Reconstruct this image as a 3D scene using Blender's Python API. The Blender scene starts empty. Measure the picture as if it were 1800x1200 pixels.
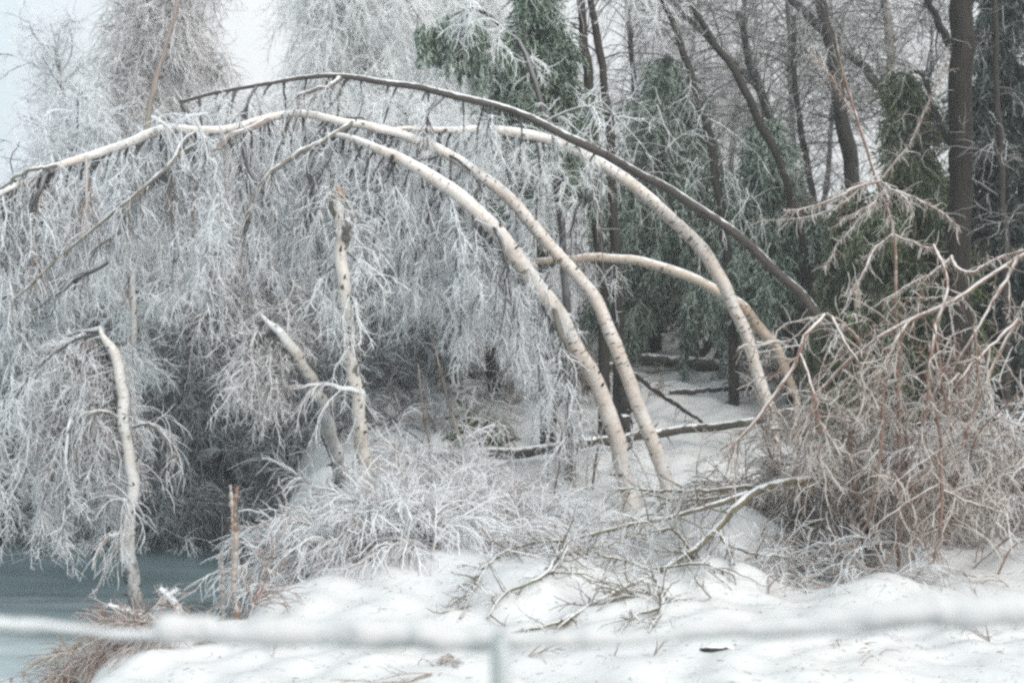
import bpy, math
import numpy as np
from mathutils import Vector

# ------------------------------------------------------------------ camera, sky, sun, exposure
S = bpy.context.scene
C = S.collection
F = 2500.0            # focal length in photo pixels (photo 1800 px wide)
CZ = 2.4              # camera height above the pond ice
cam = bpy.data.objects.new('camera', bpy.data.cameras.new('camera')); C.objects.link(cam)
cam.location = (0, 0, CZ); cam.rotation_euler = (math.radians(90), 0, 0)
cam.data.sensor_width = 36; cam.data.lens = 50; cam.data.clip_end = 2000
cam.data.dof.use_dof = True; cam.data.dof.focus_distance = 13.2; cam.data.dof.aperture_fstop = 1.9
S.camera = cam
w = bpy.data.worlds.new("World"); S.world = w; w.use_nodes = True
nt = w.node_tree; nt.nodes.clear()
SUN_EL, SUN_AZ = math.radians(33), math.radians(150)
sky = nt.nodes.new('ShaderNodeTexSky'); sky.sky_type = 'NISHITA'; sky.sun_disc = False
sky.sun_elevation = SUN_EL; sky.sun_rotation = SUN_AZ; sky.dust_density = 4.0; sky.air_density = 1.0; sky.altitude = 200
hs = nt.nodes.new('ShaderNodeHueSaturation'); hs.inputs['Saturation'].default_value = 0.22
cl = nt.nodes.new('ShaderNodeMixRGB'); cl.inputs[0].default_value = 0.85
tc = nt.nodes.new('ShaderNodeTexCoord')
sep = nt.nodes.new('ShaderNodeSeparateXYZ'); nt.links.new(tc.outputs['Generated'], sep.inputs[0])
ns = nt.nodes.new('ShaderNodeTexNoise'); ns.inputs['Scale'].default_value = 1.6; ns.inputs['Detail'].default_value = 5
nt.links.new(tc.outputs['Generated'], ns.inputs['Vector'])
# cloud deck: bluer in the west (-X), brighter and whiter to the east and overhead
rx = nt.nodes.new('ShaderNodeMapRange'); rx.inputs[1].default_value = -0.42; rx.inputs[2].default_value = -0.08
nt.links.new(sep.outputs['X'], rx.inputs[0])
ad = nt.nodes.new('ShaderNodeMath'); ad.operation = 'MULTIPLY_ADD'; ad.inputs[1].default_value = 0.5; 
nt.links.new(ns.outputs['Fac'], ad.inputs[0]); nt.links.new(rx.outputs[0], ad.inputs[2])
cr = nt.nodes.new('ShaderNodeValToRGB')
cr.color_ramp.elements[0].position = 0.15; cr.color_ramp.elements[0].color = (1.8, 2.4, 2.75, 1)
cr.color_ramp.elements[1].position = 1.1; cr.color_ramp.elements[1].color = (3.0, 3.08, 3.1, 1)
nt.links.new(ad.outputs[0], cr.inputs[0])
nt.links.new(sky.outputs[0], hs.inputs['Color']); nt.links.new(hs.outputs[0], cl.inputs[1]); 
zr = nt.nodes.new('ShaderNodeMapRange'); zr.inputs[1].default_value = 0.0; zr.inputs[2].default_value = 1.0; zr.inputs[3].default_value = 1.0; zr.inputs[4].default_value = 3.0
nt.links.new(sep.outputs['Z'], zr.inputs[0])      # an overcast sky is brightest overhead
zm = nt.nodes.new('ShaderNodeVectorMath'); zm.operation = 'SCALE'; nt.links.new(cr.outputs[0], zm.inputs[0]); nt.links.new(zr.outputs[0], zm.inputs['Scale'])
nt.links.new(zm.outputs[0], cl.inputs[2])
bg = nt.nodes.new('ShaderNodeBackground'); bg.inputs['Strength'].default_value = 0.10
ou = nt.nodes.new('ShaderNodeOutputWorld')
nt.links.new(cl.outputs[0], bg.inputs[0]); nt.links.new(bg.outputs[0], ou.inputs[0])
sl = bpy.data.lights.new('sun', 'SUN'); sl.energy = 1.5; sl.angle = math.radians(40); sl.color = (1.0, 0.97, 0.93)
so = bpy.data.objects.new('sun', sl); C.objects.link(so)
so.rotation_euler = (math.radians(90) - SUN_EL, 0, math.radians(180) - SUN_AZ)
S.view_settings.view_transform = 'Standard'; S.view_settings.look = 'None'; S.view_settings.gamma = 1
S.view_settings.exposure = 1.1
S.render.engine = 'CYCLES'
S.cycles.max_bounces = 8; S.cycles.diffuse_bounces = 6; S.cycles.transmission_bounces = 6; S.cycles.volume_bounces = 1; S.cycles.glossy_bounces = 2
S.cycles.sample_clamp_indirect = 3; S.cycles.filter_width = 2.6
S.cycles.use_denoising = False; S.cycles.caustics_reflective = False; S.cycles.caustics_refractive = False

# ------------------------------------------------------------------ helpers
def P(x, y, Y): return np.array([(x - 900) / F * Y, Y, CZ + (600 - y) / F * Y])
def nrm(v): return v / np.maximum(np.linalg.norm(v, axis=-1, keepdims=True), 1e-9)
def RNG(s): return np.random.default_rng(s)

def tube(paths, radii, sides=3, ref=None):
    """paths (N,K,3), radii (N,K) -> verts, quads, uv per vertex"""
    paths = np.asarray(paths, float); N, K, _ = paths.shape
    radii = np.asarray(radii, float)
    t = np.empty_like(paths); t[:, 1:-1] = paths[:, 2:] - paths[:, :-2]; t[:, 0] = paths[:, 1] - paths[:, 0]; t[:, -1] = paths[:, -1] - paths[:, -2]
    t = nrm(t)
    if ref is None:
        m = nrm(paths[:, -1] - paths[:, 0]); rr = np.zeros((N, 3)); rr[np.arange(N), np.argmin(np.abs(m), axis=1)] = 1
    else: rr = np.tile(np.asarray(ref, float), (N, 1))
    u = nrm(np.cross(t, rr[:, None, :])); v = np.cross(t, u)
    a = np.arange(sides) * 2 * math.pi / sides + math.pi / 2
    ring = paths[:, :, None, :] + radii[:, :, None, None] * (np.cos(a)[None, None, :, None] * u[:, :, None, :] + np.sin(a)[None, None, :, None] * v[:, :, None, :])
    V = ring.reshape(-1, 3)
    b = (np.arange(N)[:, None, None] * K + np.arange(K - 1)[None, :, None]) * sides
    j = np.arange(sides)[None, None, :]; j2 = (j + 1) % sides
    Q = np.stack([b + j, b + j2, b + sides + j2, b + sides + j], -1).reshape(-1, 4)
    return V, Q

class MB:
    def __init__(s): s.V = []; s.Q = []; s.M = []; s.UV = []; s.n = 0
    def add(s, V, Q, m=0, uv=None):
        s.V.append(V); s.Q.append(Q + s.n); s.M.append(np.full(len(Q), m, np.int32)); s.n += len(V)
        s.UV.append(uv if uv is not None else np.zeros((len(Q), 4, 2)))
    def tubes(s, paths, radii, sides=3, m=0, ref=None):
        V, Q = tube(paths, radii, sides, ref); s.add(V, Q, m)
    def trunk(s, path, rad, sides=14, m=0, ref=None):
        path = np.asarray(path)[None]; rad = np.asarray(rad)[None]
        V, Q = tube(path, rad, sides, ref)
        K = path.shape[1]
        d = np.concatenate([[0], np.cumsum(np.linalg.norm(path[0, 1:] - path[0, :-1], axis=1))])
        k = np.repeat(np.arange(K - 1), sides); j = np.tile(np.arange(sides), K - 1)
        rm = rad[0].mean()
        uv = np.stack([np.stack([j / sides, d[k]], -1), np.stack([(j + 1) / sides, d[k]], -1), np.stack([(j + 1) / sides, d[k + 1]], -1), np.stack([j / sides, d[k + 1]], -1)], 1)
        s.add(V, Q, m, uv)
    def build(s, name, mats, parent=None, smooth=False, sx=None):
        V = np.concatenate(s.V); Q = np.concatenate(s.Q).astype(np.int32); M = np.concatenate(s.M); UV = np.concatenate(s.UV)
        if parent is not None: V = V - np.array(parent['_base'])
        me = bpy.data.meshes.new(name)
        me.vertices.add(len(V)); me.vertices.foreach_set('co', V.astype(np.float32).ravel())
        me.loops.add(len(Q) * 4); me.loops.foreach_set('vertex_index', Q.ravel())
        me.polygons.add(len(Q)); me.polygons.foreach_set('loop_start', np.arange(0, len(Q) * 4, 4, dtype=np.int32))
        for mt in (mats if isinstance(mats, (list, tuple)) else [mats]): me.materials.append(mt)
        if M.any(): me.polygons.foreach_set('material_index', M)
        me.polygons.foreach_set('use_smooth', np.full(len(Q), bool(smooth)))
        if UV.any():
            ul = me.uv_layers.new(name='UVMap'); ul.data.foreach_set('uv', UV.astype(np.float32).ravel())
        me.update(calc_edges=True)
        o = bpy.data.objects.new(name, me); C.objects.link(o)
        if parent is not None: o.parent = parent
        return o

def tag(o, label=None, cat=None, group=None, kind=None):
    if label: o['label'] = label
    if cat: o['category'] = cat
    if group: o['group'] = group
    if kind: o['kind'] = kind
    return o
def thing(name, base, label, cat, group=None):
    o = bpy.data.objects.new(name, None); C.objects.link(o); o.location = tuple(base); o['_base'] = [float(b) for b in base]
    return tag(o, label, cat, group)

def spline(pts, n):
    """Catmull-Rom through rows of pts (any columns), resampled to n rows by length of the first three columns"""
    p = np.asarray(pts, float); p = np.vstack([2 * p[0] - p[1], p, 2 * p[-1] - p[-2]])
    out = []
    for i in range(1, len(p) - 2):
        t = np.linspace(0, 1, 12, endpoint=False)[:, None]
        a, b, c, d = p[i - 1], p[i], p[i + 1], p[i + 2]
        out.append(0.5 * ((2 * b) + (c - a) * t + (2 * a - 5 * b + 4 * c - d) * t ** 2 + (3 * b - a - 3 * c + d) * t ** 3))
    out.append(p[-2][None]); q = np.vstack(out)
    s = np.concatenate([[0], np.cumsum(np.linalg.norm(q[1:, :3] - q[:-1, :3], axis=1))])
    u = np.linspace(0, s[-1], n)
    return np.stack([np.interp(u, s, q[:, k]) for k in range(q.shape[1])], 1)
def pxline(pts, n=40):
    """rows (x, y, Y, radius in photo px) -> path (n,3), radius (n,) in metres"""
    r = np.array([list(P(a[0], a[1], a[2])) + [a[3] * a[2] / F] for a in pts])
    q = spline(r, n); return q[:, :3], np.maximum(q[:, 3], 0.001)

def grow(rng, st, d, L, K, grav=0.0, wig=0.1):
    N = len(st); out = np.zeros((N, K + 1, 3)); out[:, 0] = st; p = st.copy(); d = nrm(d)
    step = (np.asarray(L) / K)[:, None] * np.ones((N, 1))
    for k in range(K):
        d = nrm(d + np.array([0, 0, -grav]) + wig * rng.normal(size=(N, 3)))
        p = p + d * step; out[:, k + 1] = p
    return out
def at(paths, i, t):
    K = paths.shape[1] - 1; f = np.clip(t, 0, 0.9999) * K; k = f.astype(int); fr = (f - k)[:, None]
    a = paths[i, k]; b = paths[i, k + 1]
    return a + (b - a) * fr, nrm(b - a)
def sprout(rng, paths, n, t=(0.1, 1), ang=(25, 70), L=(0.2, 0.5), K=4, grav=0.2, wig=0.12, fall=0.5, flat=None, bias=None):
    """n children in all, from random parents"""
    N = len(paths); ln = np.linalg.norm(paths[:, 1:] - paths[:, :-1], axis=2).sum(1)
    i = rng.choice(N, n, p=ln / ln.sum()); tt = rng.uniform(t[0], t[1], n)
    st, tg = at(paths, i, tt)
    side = nrm(np.cross(tg, rng.normal(size=(n, 3))))
    if flat is not None: side = nrm(side * np.array(flat))
    a = np.radians(rng.uniform(ang[0], ang[1], n))[:, None]
    d = tg * np.cos(a) + side * np.sin(a)
    if bias is not None: d = nrm(d + np.array(bias))
    Ls = rng.uniform(L[0], L[1], n) * (1 - fall * tt)
    return grow(rng, st, d, Ls, K, grav, wig)
def taper(n, K, r0, r1, rng=None, var=0.3):
    r = np.linspace(r0, r1, K)[None] * np.ones((n, 1))
    if rng is not None: r = r * (1 + var * rng.uniform(-1, 1, (n, 1)))
    return r
def put(mb, rng, paths, r0, r1, sides=3, m=0, var=0.3):
    mb.tubes(paths, taper(len(paths), paths.shape[1], r0, r1, rng, var), sides, m)

# ------------------------------------------------------------------ ground shape
TY = [-20, 4, 8, 10, 12, 14, 17, 19, 21, 25, 30, 40, 60, 120, 400]
TZ = [-1.6, -1.6, -2.02, -1.98, -1.9, -1.66, -1.16, -0.64, -0.30, 0.08, 0.5, 1.3, 2.8, 5.0, 10.0]
def smooth(x): x = np.clip(x, 0, 1); return x * x * (3 - 2 * x)
MOUNDS = [(P(1215, 985, 12.2), .42, .36), (P(1320, 965, 12.4), .38, .34), (P(1260, 1040, 11.3), .4, .2), (P(930, 1060, 10.8), .45, .14), (P(800, 1030, 11.3), .4, .16), (P(1120, 950, 13), .4, .18), (P(720, 1000, 11.8), .6, .16), (P(620, 1060, 11), .6, .14),
          (P(1010, 1010, 11.5), .5, .12), (P(1560, 1035, 11), .35, .2), (P(1290, 790, 17), 1.2, .15), (P(1050, 850, 16), .7, .12), (P(1700, 930, 12.8), .9, .22),
          (P(240, 1092, 12), .35, .22), (P(1130, 1090, 10), .6, .1), (P(1186, 925, 14), .2, -.12), (P(1118, 905, 14), .22, -.12), (P(1368, 850, 15.5), .2, -.1), (P(1152, 915, 14.1), .75, .1), (P(1400, 1090, 9.8), .7, .1)]
def ground(X, Y):
    X = np.asarray(X, float); Y = np.asarray(Y, float)
    z = np.interp(Y, TY, TZ)
    Xs = np.interp(Y, [-5, 6, 8, 9.6, 11.5, 15, 17, 20], [-1.6, -1.9, -3.0, -3.35, -2.55, -2.7, -3.3, -3.5])
    nz = 0.5 * np.sin(X * 1.3 + 0.7 * Y) + 0.5 * np.sin(X * .6 - 1.1 * Y + 2) + .35 * np.sin(2.9 * X + 1.7 * Y + 1) + .3 * np.sin(3.7 * Y - 2.3 * X)
    nz2 = np.sin(6.1 * X + 3.3 * Y + np.sin(2 * Y)) * np.sin(5.2 * Y - 1.9 * X + np.sin(3 * X))
    edge = .25 * np.sin(2.1 * Y + 1) + .15 * np.sin(5.3 * Y) + .25 * np.sin(1.7 * X)
    s = np.maximum((X - Xs + edge * .5) / 1.1, (Y - 17.4 + edge) / 3.0)
    m = smooth(s)
    z = z + 0.05 * nz * (1 + np.clip(Y - 15, 0, 30) * .06) + 0.022 * nz2
    z = -2.95 + (z + 2.95) * m
    z = z + .03 * np.sin(9.3 * X + 4 * np.sin(2.3 * Y)) * np.sin(8.1 * Y + 3 * np.sin(1.9 * X)) * m
    for c, r, h in MOUNDS: z = z + h * np.exp(-((X - c[0]) ** 2 + (Y - c[1]) ** 2) / r ** 2)
    return z + CZ
def gz(X, Y): return max(0.0, float(ground(np.array([X]), np.array([Y]))[0]))
def rayY(x, y, far=40):
    Y = np.arange(7, far, .02); p = ground((x - 900) / F * Y, Y) - (CZ + (600 - y) / F * Y); k = np.argmax(p > 0)
    return float(Y[k]) if p[k] > 0 else far
def settle(pts, lift=.08):
    return [(a[0], a[1], min(a[2], rayY(a[0], a[1]) - lift), a[3]) for a in pts]
def foot(x, Y, dz=0.0):
    X = (x - 900) / F * Y; return np.array([X, Y, gz(X, Y) + dz])

# ------------------------------------------------------------------ materials
def mat(name):
    m = bpy.data.materials.new(name); m.use_nodes = True; m.node_tree.nodes.clear(); n = m.node_tree
    b = n.nodes.new('ShaderNodeBsdfPrincipled'); o = n.nodes.new('ShaderNodeOutputMaterial'); o.name = 'Material Output'; n.links.new(b.outputs[0], o.inputs[0])
    return m, n, b
def N(n, t, **k):
    x = n.nodes.new(t)
    for a, v in k.items(): setattr(x, a, v)
    return x
def ramp(n, src, stops):
    r = N(n, 'ShaderNodeValToRGB'); e = r.color_ramp.elements
    e[0].position = stops[0][0]; e[0].color = (*stops[0][1], 1); e[1].position = stops[-1][0]; e[1].color = (*stops[-1][1], 1)
    for p, c in stops[1:-1]: q = e.new(p); q.color = (*c, 1)
    n.links.new(src, r.inputs[0]); return r.outputs[0]
def math_(n, op, a, b=None, c=None):
    x = N(n, 'ShaderNodeMath', operation=op)
    for i, v in enumerate((a, b, c)):
        if v is None: continue
        if isinstance(v, (int, float)): x.inputs[i].default_value = v
        else: n.links.new(v, x.inputs[i])
    return x.outputs[0]
def mix(n, f, a, b):
    x = N(n, 'ShaderNodeMixRGB')
    for i, v in enumerate((f, a, b)):
        if isinstance(v, (int, float)): x.inputs[i].default_value = v
        elif isinstance(v, tuple): x.inputs[i].default_value = (*v, 1)
        else: n.links.new(v, x.inputs[i])
    return x.outputs[0]
def rng_(n, src, a, b, c=0.0, d=1.0):
    x = N(n, 'ShaderNodeMapRange'); n.links.new(src, x.inputs[0])
    for i, v in zip((1, 2, 3, 4), (a, b, c, d)): x.inputs[i].default_value = v
    return x.outputs[0]
def noise(n, vec, scale, detail=3, rough=.5):
    x = N(n, 'ShaderNodeTexNoise'); x.inputs['Scale'].default_value = scale; x.inputs['Detail'].default_value = detail; x.inputs['Roughness'].default_value = rough
    if vec is not None: n.links.new(vec, x.inputs['Vector'])
    return x.outputs['Fac']

def ice_mat(name, bark, ice, cover=0.5, up=0.5, clump=0.35, rough=.3, glow=.5):
    """glazed twig: ice builds up on the upper side and by twig, bare bark shows elsewhere"""
    m, n, b = mat(name)
    g = N(n, 'ShaderNodeNewGeometry'); t = N(n, 'ShaderNodeTexCoord')
    sx = N(n, 'ShaderNodeSeparateXYZ'); n.links.new(g.outputs['Normal'], sx.inputs[0])
    nz = rng_(n, sx.outputs['Z'], -0.9, 0.9, -up / 2, up / 2)
    ri = rng_(n, g.outputs['Random Per Island'], 0, 1, -.55, .55)
    nn = rng_(n, noise(n, t.outputs['Object'], 1.7, 3), .3, .7, -clump, clump)
    s = math_(n, 'ADD', math_(n, 'ADD', nz, ri), nn)
    f = rng_(n, math_(n, 'ADD', s, cover), .25, .75)
    ic = mix(n, g.outputs['Random Per Island'], tuple(c * .82 for c in ice), ice)
    n.links.new(mix(n, f, bark, ic), b.inputs['Base Color'])
    b.inputs['Roughness'].default_value = rough; b.inputs['Specular IOR Level'].default_value = .35
    tr = N(n, 'ShaderNodeBsdfTranslucent'); n.links.new(ic, tr.inputs[0]); ms = N(n, 'ShaderNodeMixShader')   # clear ice lets light through
    n.links.new(math_(n, 'MULTIPLY', f, glow), ms.inputs[0]); n.links.new(b.outputs[0], ms.inputs[1]); n.links.new(tr.outputs[0], ms.inputs[2])
    n.links.new(ms.outputs[0], n.nodes['Material Output'].inputs[0])
    return m

def birch_mat(name, tint=(.58, .56, .54), snow=.5, dark=.6, foot=0.0):
    m, n, b = mat(name)
    uv = N(n, 'ShaderNodeUVMap'); g = N(n, 'ShaderNodeNewGeometry'); t = N(n, 'ShaderNodeTexCoord')
    mp = N(n, 'ShaderNodeMapping'); n.links.new(uv.outputs[0], mp.inputs[0]); mp.inputs['Scale'].default_value = (2.6, 24, 1)
    l1 = noise(n, mp.outputs[0], 1.0, 2, .5)
    mp2 = N(n, 'ShaderNodeMapping'); n.links.new(uv.outputs[0], mp2.inputs[0]); mp2.inputs['Scale'].default_value = (5, 75, 1)
    l2 = noise(n, mp2.outputs[0], 1.0, 2, .5)
    mp3 = N(n, 'ShaderNodeMapping'); n.links.new(uv.outputs[0], mp3.inputs[0]); mp3.inputs['Scale'].default_value = (2.2, 4.5, 1)
    l3 = noise(n, mp3.outputs[0], 1.0, 5, .6)
    lo = rng_(n, noise(n, t.outputs['Object'], 1.1, 2), .35, .65, -.05, .05)   # scars crowd together on some stretches
    l1 = math_(n, 'ADD', l1, lo); l2 = math_(n, 'ADD', l2, lo)
    f1 = rng_(n, l1, .635, .70, 0, .85); f2 = rng_(n, l2, .57, .67, 0, .5)
    f3 = rng_(n, l3, .70 - .1 * dark, .74 - .1 * dark)
    base = mix(n, rng_(n, noise(n, t.outputs['Object'], 2.5, 4), .35, .65), tint, tuple(c * k for c, k in zip(tint, (.86, .76, .68))))
    base = mix(n, rng_(n, noise(n, t.outputs['Object'], 30, 3), .3, .7, 0, .35), base, tuple(c * .6 for c in tint))
    c = mix(n, f2, base, (.16, .13, .11)); c = mix(n, f1, c, (.045, .04, .038)); c = mix(n, math_(n, 'MULTIPLY', f3, dark), c, (.06, .055, .052))
    if foot:      # rough dark bark low on an old stem
        su = N(n, 'ShaderNodeSeparateXYZ'); n.links.new(uv.outputs[0], su.inputs[0])
        fo = rng_(n, math_(n, 'ADD', su.outputs['Y'], rng_(n, l3, .3, .7, foot, -foot)), foot * .2, foot * 1.3, 1, 0)
        c = mix(n, math_(n, 'MULTIPLY', fo, .9), c, (.07, .07, .068))
    gm = rng_(n, noise(n, t.outputs['Object'], 5, 5, .65), .52, .66, 0, .45); c = mix(n, gm, c, (.30, .29, .25))
    sx = N(n, 'ShaderNodeSeparateXYZ'); n.links.new(g.outputs['Normal'], sx.inputs[0])
    up = math_(n, 'ADD', sx.outputs['Z'], rng_(n, noise(n, t.outputs['Object'], 14, 4), .2, .8, -.35, .35))
    f = rng_(n, up, .75 - snow * .5, .95 - snow * .5)
    n.links.new(mix(n, f, c, (.70, .71, .72)), b.inputs['Base Color'])
    b.inputs['Roughness'].default_value = .38; b.inputs['Specular IOR Level'].default_value = .4
    bp = N(n, 'ShaderNodeBump'); bp.inputs['Strength'].default_value = .35; bp.inputs['Distance'].default_value = .01
    n.links.new(math_(n, 'ADD', l1, noise(n, t.outputs['Object'], 45, 3)), bp.inputs['Height']); n.links.new(bp.outputs[0], b.inputs['Normal'])
    return m

def bark_mat(name, col, snow=.4, scale=(9, 2.2), rough=.6, sc=(.66, .67, .68)):
    m, n, b = mat(name)
    uv = N(n, 'ShaderNodeUVMap'); g = N(n, 'ShaderNodeNewGeometry'); t = N(n, 'ShaderNodeTexCoord')
    mp = N(n, 'ShaderNodeMapping'); n.links.new(uv.outputs[0], mp.inputs[0]); mp.inputs['Scale'].default_value = (*scale, 1)
    l = noise(n, mp.outputs[0], 1.6, 5, .65)
    c = mix(n, rng_(n, l, .35, .65), tuple(x * .5 for x in col), tuple(x * 1.5 for x in col))
    c = mix(n, rng_(n, noise(n, t.outputs['Object'], 1.8, 3), .45, .7, 0, .5), c, (col[0] * .9, col[1] * 1.15, col[2] * .95))
    sx = N(n, 'ShaderNodeSeparateXYZ'); n.links.new(g.outputs['Normal'], sx.inputs[0])
    up = math_(n, 'ADD', sx.outputs['Z'], rng_(n, noise(n, t.outputs['Object'], 9, 4), .2, .8, -.4, .4))
    f = rng_(n, up, .95 - snow, 1.15 - snow)
    n.links.new(mix(n, f, c, sc), b.inputs['Base Color'])
    b.inputs['Roughness'].default_value = rough; b.inputs['Specular IOR Level'].default_value = .18
    bp = N(n, 'ShaderNodeBump'); bp.inputs['Strength'].default_value = .7; bp.inputs['Distance'].default_value = .02
    n.links.new(l, bp.inputs['Height']); n.links.new(bp.outputs[0], b.inputs['Normal'])
    return m

def snow_mat(name, dirt=True, k=1.0):
    m, n, b = mat(name)
    t = N(n, 'ShaderNodeTexCoord')
    c = mix(n, rng_(n, noise(n, t.outputs['Object'], .9, 4), .35, .7), tuple(k * q for q in (.54, .54, .53)), tuple(k * q for q in (.46, .47, .48)))
    if dirt:
        d = rng_(n, noise(n, t.outputs['Object'], 7, 6, .7), .66, .74)
        c = mix(n, math_(n, 'MULTIPLY', d, .55), c, (.42, .38, .33))
        y = N(n, 'ShaderNodeSeparateXYZ'); n.links.new(t.outputs['Object'], y.inputs[0])
        far = rng_(n, y.outputs['Y'], 17, 30)     # forest floor litter showing through thin snow
        lit = rng_(n, noise(n, t.outputs['Object'], 2.2, 6, .7), .46, .56)
        c = mix(n, math_(n, 'MULTIPLY', far, lit), c, (.20, .17, .14))
    n.links.new(c, b.inputs['Base Color'])
    b.inputs['Roughness'].default_value = .55; b.inputs['Specular IOR Level'].default_value = .3
    bp = N(n, 'ShaderNodeBump'); bp.inputs['Strength'].default_value = .45; bp.inputs['Distance'].default_value = .05
    n.links.new(math_(n, 'ADD', noise(n, t.outputs['Object'], 2.6, 7, .6), math_(n, 'MULTIPLY', rng_(n, noise(n, t.outputs['Object'], 11, 4), .58, .72), -.5)), bp.inputs['Height'])
    n.links.new(bp.outputs[0], b.inputs['Normal'])
    return m

def pond_mat():
    m, n, b = mat('pond_ice')
    t = N(n, 'ShaderNodeTexCoord'); mp = N(n, 'ShaderNodeMapping'); n.links.new(t.outputs['Object'], mp.inputs[0]); mp.inputs['Scale'].default_value = (.5, 1.4, 1)
    y = N(n, 'ShaderNodeSeparateXYZ'); n.links.new(t.outputs['Object'], y.inputs[0])
    nearsnow = rng_(n, math_(n, 'ADD', y.outputs['Y'], rng_(n, noise(n, mp.outputs[0], 1.2, 5), .3, .7, -1.6, 1.6)), 9.6, 13.6, 1, 0)
    c = mix(n, rng_(n, noise(n, mp.outputs[0], .9, 5), .35, .65), (.07, .10, .108), (.12, .165, .175))
    c = mix(n, math_(n, 'MULTIPLY', nearsnow, .85), c, (.46, .53, .55))
    n.links.new(c, b.inputs['Base Color'])
    b.inputs['Roughness'].default_value = .33; b.inputs['Specular IOR Level'].default_value = .4
    bp = N(n, 'ShaderNodeBump'); bp.inputs['Strength'].default_value = .1; bp.inputs['Distance'].default_value = .01
    n.links.new(noise(n, mp.outputs[0], 9, 4), bp.inputs['Height']); n.links.new(bp.outputs[0], b.inputs['Normal'])
    return m

M = {}
M['snow'] = snow_mat('snow'); M['snow_cap'] = snow_mat('snow_cap', False, .86); M['pond'] = pond_mat()
M['birch'] = birch_mat('birch_bark'); M['birch_old'] = birch_mat('birch_bark_old', (.56, .55, .53), .3, 1.2, .9)
M['birch_tan'] = birch_mat('birch_bark_tan', (.47, .41, .34), .45, .4); M['birch_cool'] = birch_mat('birch_bark_grey', (.54, .56, .57), .3, .8, .8)
M['brown'] = bark_mat('smooth_brown_bark', (.07, .06, .056), .5)
M['dark'] = bark_mat('dark_wet_bark', (.032, .027, .023), .15); M['dark_snow'] = bark_mat('dark_log_bark', (.055, .048, .040), .38)
M['furrow'] = bark_mat('furrowed_bark', (.017, .013, .010), -.2, (16, 2.5))
M['grey'] = bark_mat('grey_limb_bark', (.16, .14, .125), .55)
M['olive'] = bark_mat('olive_branch_bark', (.15, .13, .085), .5)
M['pinkbark'] = bark_mat('pinkish_trunk_bark', (.26, .21, .19), .5)
M['tw_blue'] = ice_mat('ice_twigs_blue', (.10, .11, .12), (.93, .945, .96), 1.1, .5, .35, .3, .45)
M['tw_grey'] = ice_mat('ice_twigs_grey', (.10, .095, .095), (.96, .97, .97), 1.25, .5, .35, .3, .45)
M['tw_mid'] = ice_mat('ice_twigs_mauve', (.11, .10, .098), (.90, .89, .89), .95)
M['tw_dark'] = ice_mat('ice_twigs_dim', (.07, .07, .072), (.58, .61, .63), .60)
M['tw_red'] = ice_mat('ice_twigs_red', (.18, .115, .082), (.82, .785, .75), .50, 1.1)
M['tw_brown'] = ice_mat('ice_twigs_brown', (.12, .09, .068), (.66, .61, .57), .36, .8)
M['tw_web'] = ice_mat('bare_web_twigs', (.045, .038, .034), (.72, .70, .68), .34, .8)
M['tw_white'] = ice_mat('ice_twigs_white', (.34, .24, .20), (.90, .91, .92), 1.0, .7)
M['limb_dark'] = ice_mat('hanging_limb', (.055, .05, .05), (.5, .52, .54), .12, .7, .2)
M['limb_iced'] = ice_mat('iced_limb', (.07, .065, .065), (.92, .92, .93), .62, .7, .3)
M['stem_red'] = bark_mat('glazed_red_stem', (.20, .125, .10), .82, (3, 9), .3, (.58, .55, .53))
M['olive_tw'] = ice_mat('olive_twigs', (.13, .11, .075), (.62, .62, .60), .28, .9)
M['stalk'] = ice_mat('dry_stalk', (.20, .12, .085), (.60, .56, .53), .45, .5, .6)
M['rust'] = ice_mat('rusty_twigs', (.20, .12, .085), (.62, .57, .55), .42, .7, .3, .6)
M['grass'] = ice_mat('dry_grass', (.30, .20, .12), (.66, .63, .60), .4, .6)
M['green'] = ice_mat('conifer_green', (.045, .078, .045), (.56, .63, .56), .46, .7, .35, .45)
M['olivegreen'] = ice_mat('conifer_olive', (.058, .075, .024), (.40, .44, .32), .20, .6, .3, .5)
M['deepgreen'] = ice_mat('conifer_deep', (.026, .036, .030), (.28, .32, .31), .12, .5, .25, .5)
M['wood'] = bark_mat('fresh_split_wood', (.38, .24, .16), .5, (9, 2), .6)
M['post'] = bark_mat('weathered_post', (.40, .42, .43), .75, (6, 2), .5)
M['stump'] = bark_mat('rotten_stump', (.025, .022, .02), .35)

# ------------------------------------------------------------------ setting
def sheet(name, xs, ys, f, m, label=None, kind='structure'):
    X, Y = np.meshgrid(xs, ys); Z = f(X, Y); V = np.stack([X, Y, Z], -1).reshape(-1, 3)
    nx, ny = len(xs), len(ys); a = (np.arange(ny - 1)[:, None] * nx + np.arange(nx - 1)[None]).ravel()
    mb = MB(); mb.add(V, np.stack([a, a + 1, a + nx + 1, a + nx], -1)); o = mb.build(name, m, smooth=True)
    return tag(o, label, None, None, kind)
xs = np.concatenate([[-120, -80, -50, -35, -25, -18, -14], np.arange(-11, 11, .06), [11.5, 14, 18, 25, 35, 50, 80, 120]])
ys = np.concatenate([[-40, -20, -10, -5, 0, 3, 5], np.arange(6, 20, .06), np.arange(20, 45, .3), [46, 48, 52, 58, 66, 80, 110, 140]])
sheet('ground', xs, ys, ground, M['snow'], 'snow covered bank and rising forest floor')
sheet('pond', np.linspace(-60, 4, 60), np.linspace(-10, 24, 40), lambda X, Y: X * 0.0, M['pond'], 'dark blue green pond ice below the snowy bank')

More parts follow.
